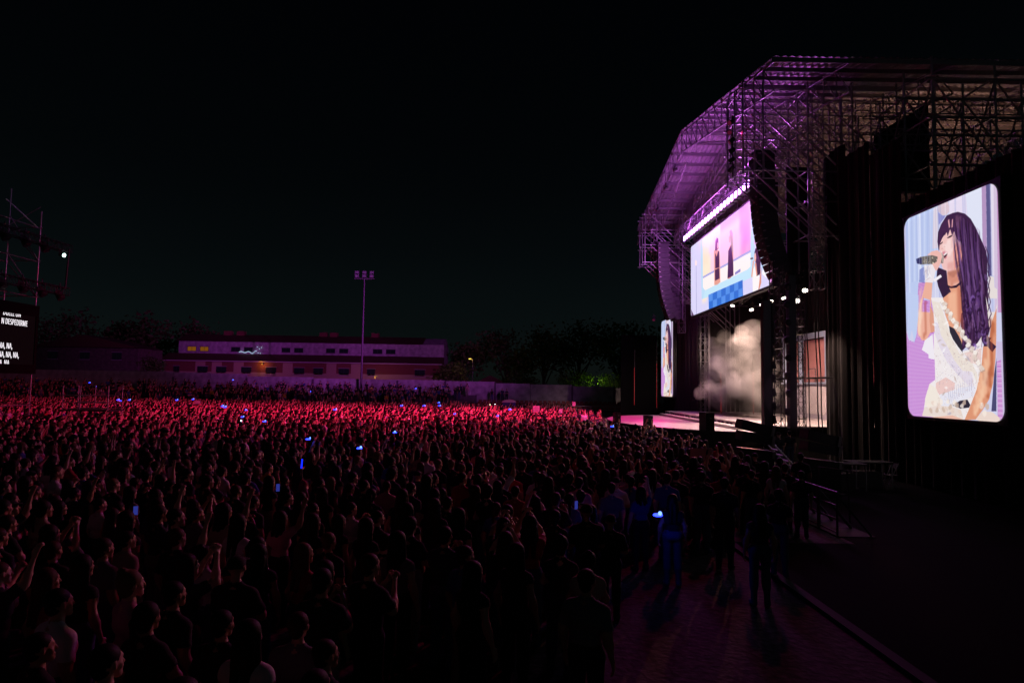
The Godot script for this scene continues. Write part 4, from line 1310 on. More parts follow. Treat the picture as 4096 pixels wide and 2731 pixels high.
func tree(called: String, label: String, at: Vector3, tall: float, wide: float, leaf: Material, sd: int, group: String, big := 0.4) -> void:
	var o := thing(called, label, "tree", at, 0.0, group)
	var r := RandomNumberGenerator.new()
	r.seed = sd
	var bark := mat("bark", lin(0.06, 0.045, 0.035), 0.9)
	var tr := Shape.new()
	tr.tube(Vector3.ZERO, Vector3(r.randf_range(-0.3, 0.3), tall * 0.55, 0), tall * 0.022, 8, tall * 0.012)
	var tips := []
	for k in 9:
		var a := TAU * k / 9.0 + r.randf()
		var y0 := tall * r.randf_range(0.2, 0.5)
		var tip := Vector3(cos(a) * wide * r.randf_range(0.35, 0.8), tall * r.randf_range(0.5, 0.9), sin(a) * wide * r.randf_range(0.35, 0.8))
		tr.tube(Vector3(0, y0, 0), tip, tall * 0.009, 5, tall * 0.003)
		tips.append(tip)
	part("trunk", tr, bark, o)
	tips.append(Vector3(0, tall * 0.85, 0))
	tips.append(Vector3(0, tall * 0.6, 0))
	var s := Shape.new()
	for k in 1500:
		var tip: Vector3 = tips[r.randi() % tips.size()]
		var d := Vector3(r.randfn(), r.randfn() * 0.8, r.randfn()) * wide * 0.24
		var c := tip + d
		c.y = clampf(c.y, tall * 0.12, tall * 1.02)
		var b := Basis.from_euler(Vector3(r.randf() * TAU, r.randf() * TAU, r.randf() * TAU))
		var q := big * r.randf_range(0.5, 1.2)
		s.quad(c - b.x * q * 0.5, c - b.y * q * 0.3, c + b.x * q * 0.5, c + b.y * q * 0.3)
	part("crown", s, leaf, o)

func trees() -> void:
	var green := mat("leaf_green", lin(0.09, 0.14, 0.03), 0.7)
	green.backlight_enabled = true
	green.backlight = Color(0.3, 0.4, 0.1)
	var far := [[-104, 17.0, 7.0], [-94, 19.0, 7.0], [-85, 16.5, 6.0], [-76, 18.0, 6.5], [-68, 17.0, 5.5], [-88, 14.0, 6.0]]
	for k in far.size():
		tree("dark_tree", ["tall","tallest","bushy","broad","slim","low"][k] + " dark tree standing behind the dim pale house", Vector3(far[k][0], 0, -142.0 - 4.0 * (k % 3)), far[k][1], far[k][2], green, 40 + k, "dark trees behind the pale house", 1.0)
	var right := [[-9.0, 12.0, 5.0], [-1.0, 14.0, 6.0], [6.0, 15.0, 6.0], [13.0, 17.0, 6.5], [20.0, 16.0, 6.0], [27.0, 15.0, 6.0], [34.0, 15.0, 6.0]]
	for k in right.size():
		tree("dark_tree", ["short", "slight", "round", "tallest", "broad", "dense", "last"][k] + " dark tree standing beyond the wall past the long house", Vector3(right[k][0], 0, -132.0 + 4.0 * (k % 3)), right[k][1], right[k][2], green, 60 + k, "dark trees past the long house", 0.9)
	var lit := [[8.6, 6.6, 2.0, "green-lit shrubby tree showing above the wall"], [11.2, 6.2, 1.8, "second green-lit tree above the wall, beside the hidden lamp"], [14.6, 6.2, 2.0, "green-lit tree above the wall, on the stage side of the hidden lamp"], [17.6, 5.6, 1.6, "low dim green tree above the wall near the far loudspeakers"]]
	for k in lit.size():
		tree("garden_tree", lit[k][3], Vector3(lit[k][0], 0, -102.5 - 1.3 * (k % 2)), lit[k][1], lit[k][2], green, 80 + k, "green trees lit by the hidden lamp", 0.28)
	var sh := [[-63.0, 118.0, 8.5], [-10.5, 120.0, 7.5], [1.5, 119.0, 6.5]]
	for k in sh.size():
		tree("bush_tree", ["dark bushy tree at the end of the long house by the pale house", "dark bushy tree at the gable end of the long house", "dark bushy tree beside the small low house"][k], Vector3(sh[k][0], 0, -sh[k][1]), sh[k][2], 3.0, green, 90 + k, "", 0.5)

# ---- pictures shown on the screens, as flat shapes: colour, then x, y in thousandths
const SINGER := [
	["bccaef", [19,-40,435,-18,406,288,252,496,123,487,0,478]], # cloth
	["d6cbdc", [363,4,423,1,410,201,340,196]], # sheer
	["dcc6d2", [413,-3,525,-1,544,44,506,60,467,56,421,31]], # moon
	["8f92cf", [412,8,421,35,467,57,506,60,458,79,417,93]], # swoosh
	["e6dcf0", [538,-14,710,-9,723,193,531,123]], # c1
	["dfe3f5", [710,-9,862,-10,854,251,725,154]], # c2
	["b494c0", [862,-9,902,-6,890,294,854,251]], # p1
	["5c5888", [902,-6,940,-4,927,391,896,389,892,294]], # dk
	["e4dbec", [940,-4,969,-3,954,395,927,391]], # w1
	["d3c2dc", [969,-4,994,0,973,549,944,548]], # w2
	["c797c6", [996,-3,1037,6,1019,553,973,549]], # pk
	["bd74cf", [-15,553,23,618,87,633,142,549,156,427,365,446,331,1001,-31,1012]], # mag
	["b869bf", [165,342,244,346,210,494,135,487]], # mag2
	["bfcdf0", [-10,369,162,403,156,509,125,598,96,636,69,570,35,618,-4,553]], # hang
	["8891cc", [179,278,265,267,238,350,171,338]], # blue
	["ccbfe0", [950,668,1000,671,1006,987,937,990]], # rcol
	["c07fc8", [948,751,985,745,985,988,942,990]], # rmag
	["4a4a72", [921,806,946,737,931,956,887,957]], # rdark
	["3a2142", [398,170,408,126,446,93,506,63,571,62,625,66,696,87,750,119,792,162,838,219,883,278,894,317,887,368,888,443,894,540,894,512,898,606,879,644,906,653,869,661,846,685,817,655,792,697,762,674,721,690,673,677,633,694,602,653,625,591,617,527,646,522,633,438,650,381,615,373,581,354,540,247,410,210]], # hair
	["33203c", [390,290,490,319,500,385,535,421,519,460,471,460,435,433,394,383,377,343]], # lock
	["e6a284", [494,319,629,315,650,381,638,439,646,526,631,527,613,589,635,642,625,676,502,575,462,519,438,451,446,483,444,442,531,421,500,385]], # chest
	["eab0a0", [494,321,629,311,646,377,623,402,533,399,504,381]], # neck
	["f0c3c0", [423,187,452,161,492,142,567,130,610,176,648,210,662,247,648,285,619,317,569,326,500,323,454,307,435,280,438,234,417,210]], # face
	["e9a094", [600,199,658,244,646,285,615,315,569,325,567,276,562,231]], # cheek
	["43264a", [400,175,410,214,437,167,458,149,469,131,481,153,502,140,513,162,540,130,558,165,581,148,606,185,635,209,629,155,587,109,515,71,446,93]], # fringe
	["d9a0a8", [519,89,533,83,540,120,529,127]], # gap1
	["d9a0a8", [562,92,573,89,567,126,556,128]], # gap2
	["33222f", [504,167,537,162,565,163,560,168,533,171,510,170]], # eye
	["33222f", [427,184,456,177,456,183,431,189]], # eye2
	["c98a86", [462,203,477,199,488,207,471,207]], # nose
	["c98a86", [440,209,454,207,452,212]], # nose2
	["d98a98", [446,227,487,224,512,236,504,245,475,255,456,256,452,240]], # lip
	["3d1c28", [463,244,500,238,508,244,494,250,471,259]], # mouth
	["f5ecee", [462,240,490,234,504,238,494,241,467,247]], # teeth
	["d98a90", [471,259,496,250,506,247,494,260,475,264]], # lip2
	["2a1a30", [496,387,533,396,587,396,644,382,642,394,590,408,531,405,500,396]], # choker
	["6f6760", [188,216,388,229,448,229,463,250,456,280,406,272,337,269,192,254]], # mic
	["2b2c5c", [142,220,188,218,210,225,208,255,150,244]], # micend
	["edb8b0", [273,218,331,207,396,210,440,231,446,247,431,275,388,304,350,307,327,269,387,263,396,241,338,227]], # hand
	["ece4ea", [238,264,337,271,369,304,340,359,248,347]], # glove
	["f3ecf2", [342,343,423,329,438,342,352,358]], # ribbon
	["ecb09c", [248,347,331,359,317,421,298,496,173,487,219,421,298,439,288,518,300,591,238,632,185,627,137,584,150,517,190,430]], # forearm
	["dd9c84", [298,464,342,514,342,593,298,598,285,539]], # uparm
	["efe9f2", [317,604,223,630,185,675,263,699,262,718,333,727]], # sleevew
	["efe8ea", [310,429,438,439,458,518,502,575,567,644,623,699,713,690,779,667,819,641,827,684,812,762,779,850,756,885,677,997,177,997,212,913,265,841,333,821,333,734,327,680,327,609,342,593,333,501]], # dress
	["e2d8e6", [340,545,413,566,498,655,581,719,642,776,723,795,735,868,640,832,475,746,388,666,340,601]], # band
	["eadfd6", [313,444,402,460,444,514,485,582,533,642,598,705,646,728,725,753,769,803,767,842,723,789,627,784,544,733,479,670,410,613,377,544,333,501]], # ruff
	["ebc8c4", [340,837,452,811,546,838,537,872,375,891,338,868]], # pinkp
	["e8ccc8", [648,706,815,690,804,762,710,751]], # pinkp2
	["2e2a38", [500,576,554,591,598,627,625,657,633,703,590,676,538,639,508,606]], # lace
	["e6e4f0", [385,891,596,860,750,850,740,896,592,917,515,939,388,949]], # pleat
	["2c2838", [513,940,592,917,667,911,694,934,681,946,598,952]], # black
	["e8d9d2", [200,953,371,942,513,947,598,956,629,1001,167,997]], # frill
	["f0e6dc", [212,908,265,841,340,860,383,911,390,938,277,951,200,944]], # flower
	["eab9a8", [292,999,512,984,633,1001,292,1006]], # thigh
	["e6dcda", [900,389,946,398,948,442,971,452,969,506,948,545,898,541,867,468,894,624,927,578,967,528,969,491,888,483]], # shoulder
	["dd9676", [960,531,950,654,938,737,910,839,869,909,806,955,740,996,633,1001,681,951,758,868,810,768,831,684,885,658,919,580]], # rarm
	["ead6cc", [740,996,806,959,894,960,958,982,956,1004,787,1001]], # rskirt
	["33203c", [833,653,908,649,892,662,948,689,912,711,869,685,838,684]], # curl
]
const FILM := [
	["f2a9dc", [201,11,811,7,807,714,772,732,236,726,202,672]], # pink
	["ffe3c8", [201,11,457,-4,454,544,203,535]], # yel
	["fdf0ee", [203,547,808,562,807,714,772,732,236,726,202,672]], # below
	["a5a8e0", [203,526,808,538,808,562,203,553]], # rail
	["b9dcf4", [811,7,858,7,843,841,805,841]], # frR
	["bcdcf4", [165,16,201,11,202,672,236,726,202,832,182,825]], # frL
	["c2e4f6", [202,832,236,726,772,732,807,714,845,715,843,841]], # frB
	["e6a090", [369,281,392,274,444,327,452,522,454,721,413,735,372,721,371,478]], # w1sk
	["5a2438", [389,162,408,135,429,162,433,288,401,299,384,285]], # w1hair
	["efb8b0", [415,201,428,221,431,276,414,286]], # w1face
	["3c1e38", [384,312,405,378,427,316,442,336,441,531,386,516]], # w1top
	["4a2a48", [381,531,441,536,445,670,383,672]], # w1sk2
	["d98d80", [563,380,589,336,616,412,619,710,572,737,546,724]], # w2sk
	["e8a79a", [564,237,580,208,580,308,568,301]], # w2face
	["b89a8c", [575,173,595,161,613,221,618,443,596,434,584,292]], # w2hair
	["45264c", [558,396,596,350,604,443,617,571,618,721,546,719,554,526]], # w2dress
	["8a86c8", [637,695,698,682,698,717,637,724]], # vent
	["2f6fd0", [286,810,722,821,725,1000,292,1002]], # chk
	["5590e6", [289,810,348,812,348,907,289,907]], # sq
	["5590e6", [350,907,407,907,407,1002,350,1002]], # sq
	["5590e6", [411,812,465,814,465,909,410,907]], # sq
	["5590e6", [467,909,519,909,519,1002,467,1002]], # sq
	["5590e6", [523,816,573,818,573,909,522,909]], # sq
	["5590e6", [575,909,623,909,623,1000,574,1000]], # sq
	["5590e6", [627,818,673,819,673,911,626,909]], # sq
	["5590e6", [675,911,719,911,719,1000,674,1000]], # sq
	["fbe2e8", [71,243,89,234,108,276,100,325,74,305]], # ball
	["8c86b8", [89,318,94,319,98,1004,92,1004]], # pole
	["e8b0e0", [858,15,877,170,911,505,907,538,843,498]], # rpink
	["f4f2fa", [910,540,973,803,980,918,950,912,916,852]], # rcl
	["bcd6f6", [902,589,922,549,932,781,908,856]], # rblue
	["3a2138", [845,589,854,549,870,551,890,589,904,695,900,834,880,878,863,850,855,704]], # shair
	["eab0a4", [843,606,856,597,862,653,855,695,842,679]], # sface
	["f8f2f2", [823,768,849,735,864,852,889,847,895,956,871,1011,826,1005]], # sdress
	["e09a80", [847,708,861,706,872,838,863,850]], # schest
	["e5a592", [810,834,823,723,829,662,840,677,823,841]], # sarm
	["dc9078", [895,876,911,770,907,943,887,1009,879,1009]], # sarm2
	["4a4238", [803,624,828,630,834,651,805,641]], # smic
	["ffffff", [977,807,985,814,988,1005,979,1007]], # rwhite
	["e48ad8", [988,838,1008,898,1007,989,988,1002]], # rmag
	["5a3a60", [3,900,55,1013,10,998]], # cornerd
]

func poly(im: Image, c: Color, pts: PackedVector2Array) -> void:
	var h := im.get_height()
	var y0 := h
	var y1 := 0
	for p in pts:
		y0 = mini(y0, int(floor(p.y)))
		y1 = maxi(y1, int(ceil(p.y)))
	for y in range(maxi(y0, 0), mini(y1 + 1, h)):
		var xs := []
		var fy := y + 0.5
		for k in pts.size():
			var a := pts[k]
			var b := pts[(k + 1) % pts.size()]
			if (a.y <= fy) != (b.y <= fy):
				xs.append(a.x + (fy - a.y) / (b.y - a.y) * (b.x - a.x))
		xs.sort()
		for k in range(0, xs.size() - 1, 2):
			im.fill_rect(Rect2i(int(round(xs[k])), y, maxi(1, int(round(xs[k + 1])) - int(round(xs[k]))), 1), c)

func shape_pts(raw: Array, w: int, h: int) -> PackedVector2Array:
	var p := PackedVector2Array()
	for k in range(0, raw.size(), 2):
		p.append(Vector2(raw[k] * w / 1000.0, raw[k + 1] * h / 1000.0))
	return p

func soft(im: Image, shapes: Array, blur: int) -> void:  # [colour, alpha, points], each brushed on softly
	var w := im.get_width()
	var h := im.get_height()
	for s in shapes:
		var pts := shape_pts(s[2], w, h)
		var lo := pts[0]
		var hi := pts[0]
		for p in pts:
			lo = lo.min(p)
			hi = hi.max(p)
		lo = (lo - Vector2(blur, blur) * 2.0).floor()
		var lw := (int((hi.x - lo.x) / blur) + 3) * blur
		var lh := (int((hi.y - lo.y) / blur) + 3) * blur
		for k in pts.size():
			pts[k] -= lo
		var c := Color(s[0])
		c.a = 0.0
		var l := Image.create(lw, lh, false, Image.FORMAT_RGBA8)
		l.fill(c)
		c.a = s[1]
		poly(l, c, pts)
		l.resize(lw / 2, lh / 2, Image.INTERPOLATE_BILINEAR)
		l.resize(maxi(2, 2 * lw / blur), maxi(2, 2 * lh / blur), Image.INTERPOLATE_TRILINEAR)
		l.resize(lw, lh, Image.INTERPOLATE_CUBIC)
		im.blend_rect(l, Rect2i(0, 0, lw, lh), Vector2i(int(lo.x), int(lo.y)))

func stroke(im: Image, path: Array, width: float, c: String, alpha: float, blur: int) -> void:  # a soft ribbon along x, y pairs in thousandths
	var raw := []
	var back := []
	var n := path.size() / 2
	for k in n:
		var p := Vector2(path[2 * k], path[2 * k + 1])
		var q := Vector2(path[2 * mini(k + 1, n - 1)], path[2 * mini(k + 1, n - 1) + 1])
		var o := Vector2(path[2 * maxi(k - 1, 0)], path[2 * maxi(k - 1, 0) + 1])
		var side := (q - o).orthogonal().normalized() * width * 0.5 * sin(PI * (k + 0.6) / (n + 0.2))
		raw.append_array([p.x + side.x, p.y + side.y])
		back.push_front(p - side)
	for p in back:
		raw.append_array([p.x, p.y])
	soft(im, [[c, alpha, raw]], blur)

func picture(shapes: Array, bg: String, w: int, h: int) -> Image:
	var im := Image.create(w, h, false, Image.FORMAT_RGBA8)
	im.fill(Color(bg))
	for s in shapes:
		poly(im, Color(s[0]), shape_pts(s[1], w, h))
	return im

func singer_picture() -> ImageTexture:
	var w := 800
	var h := 1184
	var im := picture(SINGER.slice(0, 12), "cfd0ec", w, h)
	var r := RandomNumberGenerator.new()
	r.seed = 3
	for k in 14:  # folds of the hangings behind
		var x := r.randi_range(0, 960)
		soft(im, [["f4f4ff" if k % 2 else "9aa4d8", 0.35, [x, -20, x + 14, -20, x + 4, 560, x - 14, 560]]], 10)
	for s in SINGER.slice(12):
		poly(im, Color(s[0]), shape_pts(s[1], w, h))
		if s[0] == "bd74cf" or s[0] == "c07fc8":
			for y in range(0, h, 6):
				for x in range(0, w, 2):
					if im.get_pixel(x, y).is_equal_approx(Color(s[0])):
						im.fill_rect(Rect2i(x, y, 2, 2), Color("d7a4e2"))
		if s[0] == "3a2142":  # strands in the hair
			for k in 46:
				var x := r.randf_range(600, 880)
				var y := r.randf_range(90, 560)
				var d := r.randf_range(-18, 22)
				soft(im, [[["6a4470", "1d0f26", "4a2c66", "7a4a86"][k % 4], 0.5, [x, y, x + 9, y, x + d + 12, y + 120, x + d, y + 120]]], 4)
			for k in 16:
				var x := r.randf_range(650, 870)
				var y := r.randf_range(300, 640)
				soft(im, [[["8a6ab0", "a070a8"][k % 2], 0.4, [x, y, x + 22, y + 10, x + 14, y + 34, x - 10, y + 22]]], 6)
		if s[0] == "43264a":
			soft(im, [["8a5a78", 0.45, [600, 80, 660, 90, 640, 150, 600, 130]]], 24)
	# modelling of the face, arms and chest
	soft(im, [["fbe3e0", 0.65, [455, 195, 535, 178, 560, 235, 500, 262]], ["c9776e", 0.5, [620, 205, 664, 240, 645, 300, 590, 322, 612, 270]], ["d98e88", 0.4, [500, 285, 570, 290, 560, 325, 500, 320]]], 36)
	soft(im, [["b9604c", 0.5, [598, 400, 650, 430, 645, 640, 612, 580]], ["f6bfa0", 0.6, [500, 430, 585, 425, 580, 560, 520, 545]], ["c06a50", 0.45, [500, 330, 640, 330, 650, 385, 520, 398]]], 44)
	soft(im, [["f9cdb6", 0.7, [165, 440, 210, 425, 185, 600, 140, 612]], ["b8624a", 0.5, [232, 440, 262, 440, 240, 600, 205, 640, 222, 560]], ["a8502f", 0.55, [905, 570, 935, 590, 905, 820, 850, 930, 880, 800]], ["f9caa8", 0.55, [792, 800, 850, 720, 850, 880, 735, 985, 720, 960]], ["8a4a48", 0.25, [830, 790, 880, 790, 870, 850, 820, 850]]], 36)
	# folds and shaded ruffles of the dress
	for k in 70:
		var x := r.randf_range(300, 850)
		var y := r.randf_range(430, 990)
		var px := im.get_pixel(clampi(int(x * w / 1000.0), 0, w - 1), int(y * h / 1000.0))
		if px.r > 0.83 and px.g > 0.74 and px.b > 0.7:
			var a := r.randf_range(-1.2, 1.2)
			var d := Vector2(cos(a), sin(a) * 0.7) * r.randf_range(14, 34)
			var e := Vector2(-d.y, d.x) * r.randf_range(0.15, 0.35)
			soft(im, [[["b9a39a", "a99fb4", "ffffff", "cdb8a8", "fffaf4"][k % 5], 0.6, [x - d.x, y - d.y, x + e.x, y + e.y, x + d.x, y + d.y, x - e.x, y - e.y]]], 10)
	# long wavy locks
	for k in 22:
		var x0 := 560.0 + 13.0 * k
		var top := 90.0 + 0.55 * absf(k - 7.0) * 12.0
		var path := []
		for j in 12:
			var t := j / 11.0
			path.append_array([x0 + (60.0 - 4.0 * k) * t + 60.0 * t * sin(t * 2.0) + 16.0 * t * sin(t * 13.0 + k * 1.7), lerpf(top, 600.0 + 90.0 * sin(k * 2.3), t)])
		stroke(im, path, r.randf_range(12, 24), ["6e4c84", "1b0c26", "4e2f66", "241030", "86609c"][k % 5], 0.6, 10)
	for k in 26:  # curls at the ends
		var c := Vector2(r.randf_range(650, 890), r.randf_range(430, 690))
		var path := []
		for j in 8:
			path.append_array([c.x + 20.0 * cos(j * 0.7 + k), c.y + 13.0 * sin(j * 0.7 + k)])
		stroke(im, path, r.randf_range(9, 16), ["8a63b4", "1a0a24", "5d3a78", "2c163a"][k % 4], 0.65, 8)
	for k in 7:  # strands that leave the outline
		stroke(im, [880 + 3 * k, 260 + 50 * k, 905 + 4 * (k % 3), 300 + 50 * k, 893 - 3 * k, 360 + 45 * k], 9, "3a2142", 0.8, 5)
	# ruffle down the neckline, frills of the skirt
	for k in 20:
		var t := k / 19.0
		var c := Vector2(lerpf(430, 800, t) + 14.0 * sin(k * 2.1), 455 + 330 * t - 60 * t * t * sin(t * 3.0))
		var raw := []
		for j in 10:
			raw.append_array([c.x + 24.0 * cos(j * TAU / 10.0) + 5.0 * sin(j * 2.0 + k), c.y + 12.0 * sin(j * TAU / 10.0)])
		soft(im, [["a48f88", 0.55, raw.map(func(q): return q + 5.0)], [["f8f1ea", "e2d2c8"][k % 2], 0.9, raw]], 12)
	for k in 26:
		var c := Vector2(250 + 24 * k, 945 + 22 * sin(k * 1.9))
		if c.x < 640 or c.x > 790:
			var raw := []
			for j in 8:
				raw.append_array([c.x + 20.0 * cos(j * TAU / 8.0), c.y + 13.0 * sin(j * TAU / 8.0) + 4.0 * sin(k + j)])
			soft(im, [[["f6e9df", "cdb4a4", "e8d2c6"][k % 3], 0.8, raw]], 12)
	for k in 12:
		stroke(im, [470 + 22 * k, 862 - 4 * k, 478 + 21 * k, 905 - 3 * k, 484 + 20 * k, 930 - 6 * k], 6, "a9a6c4", 0.55, 4)
	for k in 24:  # lace of the glove
		stroke(im, [222 + r.randf_range(0, 90), 255 + r.randf_range(0, 80), 232 + r.randf_range(0, 90), 262 + r.randf_range(0, 80)], 6, ["b8a8b4", "ffffff"][k % 2], 0.5, 4)
	# neck, jaw and arm shading
	stroke(im, [505, 330, 560, 345, 620, 325], 30, "b0705f", 0.6, 24)
	stroke(im, [440, 220, 452, 250, 446, 275], 14, "fff0ec", 0.6, 14)
	stroke(im, [190, 370, 175, 480, 160, 590], 34, "fbd9c6", 0.6, 30)
	stroke(im, [880, 640, 868, 760, 800, 900, 740, 975], 34, "f8cfae", 0.5, 30)
	# soft drapery behind
	for k in 10:
		var x := 30 + 32 * k
		soft(im, [["eef2ff" if k % 2 else "8f9fd6", 0.28, [x, -10, x + 12, -10, x + 2 - k, 330, x - 12 - k, 330]]] if x < 380 else [], 8)
	for k in 260:  # ruffles, folds and glitter of the dress
		var x := r.randf_range(330, 830)
		var y := r.randf_range(470, 985)
		var px := im.get_pixel(int(x * w / 1000.0), int(y * h / 1000.0))
		if px.r > 0.84 and px.g > 0.76:
			var d := r.randf_range(4, 13)
			soft_dot(im, Vector2(x * w / 1000.0, y * h / 1000.0), d, Color("c8b4ae") if k % 3 else Color("ffffff"), 0.5, r)
	for k in 170:
		var x := r.randf_range(330, 800)
		var y := r.randf_range(690, 905)
		var px := im.get_pixel(int(x * w / 1000.0), int(y * h / 1000.0))
		if px.r > 0.84 and px.g > 0.7:
			im.fill_rect(Rect2i(int(x * w / 1000.0), int(y * h / 1000.0), 3, 3), Color("c48f96") if k % 2 else Color("8f86a8"))
	for k in 90:  # leopard spots on the microphone
		var x := int(r.randf_range(200, 460) * w / 1000.0)
		var y := int(r.randf_range(230, 285) * h / 1000.0)
		if im.get_pixel(x, y).is_equal_approx(Color("6f6760")):
			im.fill_rect(Rect2i(x, y, 7, 6), Color("d8ccb8") if k % 2 else Color("241d24"))
	for y in range(0, h, 8):  # rows of the screen's pixels in the plain backdrop
		stripe(im, y)
	im.resize(w / 2, h / 2, Image.INTERPOLATE_LANCZOS)
	return ImageTexture.create_from_image(im)

func stripe(im: Image, y: int) -> void:
	for x in range(0, im.get_width(), 4):
		var c := im.get_pixel(x, y)
		if c.g < 0.55 and c.b > 0.72:
			im.fill_rect(Rect2i(x, y, 4, 4), c.lerp(Color.WHITE, 0.45))

func soft_dot(im: Image, at: Vector2, d: float, c: Color, a: float, r: RandomNumberGenerator) -> void:
	var turn := r.randf() * PI
	for k in 26:
		var t := turn + 1.9 * k / 26.0
		var p := at + Vector2(cos(t), sin(t)) * d
		for e in 3:
			var x := int(p.x) + e
			var y := int(p.y)
			if x >= 0 and y >= 0 and x < im.get_width() and y < im.get_height():
				im.set_pixel(x, y, im.get_pixel(x, y).lerp(c, a))

func film_picture() -> ImageTexture:
	var w := 1200
	var h := 480
	var im := picture(FILM.slice(0, 4), "d9d4f6", w, h)
	soft(im, [["ffd0e8", 0.8, [300, 150, 700, 100, 700, 700, 300, 800]], ["ffe9d0", 0.8, [190, 420, 330, 300, 330, 800, 190, 900]], ["e986d0", 0.5, [690, -50, 800, -50, 790, 480, 720, 500]]], 80)
	for s in FILM.slice(2):
		poly(im, Color(s[0]), shape_pts(s[1], w, h))
	return ImageTexture.create_from_image(im)

# ---- the crowd
func edge_x(d: float) -> float:  # how far towards the stage the floor crowd reaches at depth d
	if d < 12.5:
		return 0.9 + 0.05 * d
	if d < 17.0:
		return lerpf(1.6, 6.6, (d - 12.5) / 4.5)
	if d < 30.0:
		return 7.75
	if d < 62.0:
		return minf(7.75, lip_x(d, 2.9))
	return 6.5

func facing(p: Vector3) -> float:
	var t := Vector3(13.0, 0, MID + rng.randf_range(-5, 5)) - p
	return atan2(-t.x, -t.z) + rng.randfn(0.0, 0.22)

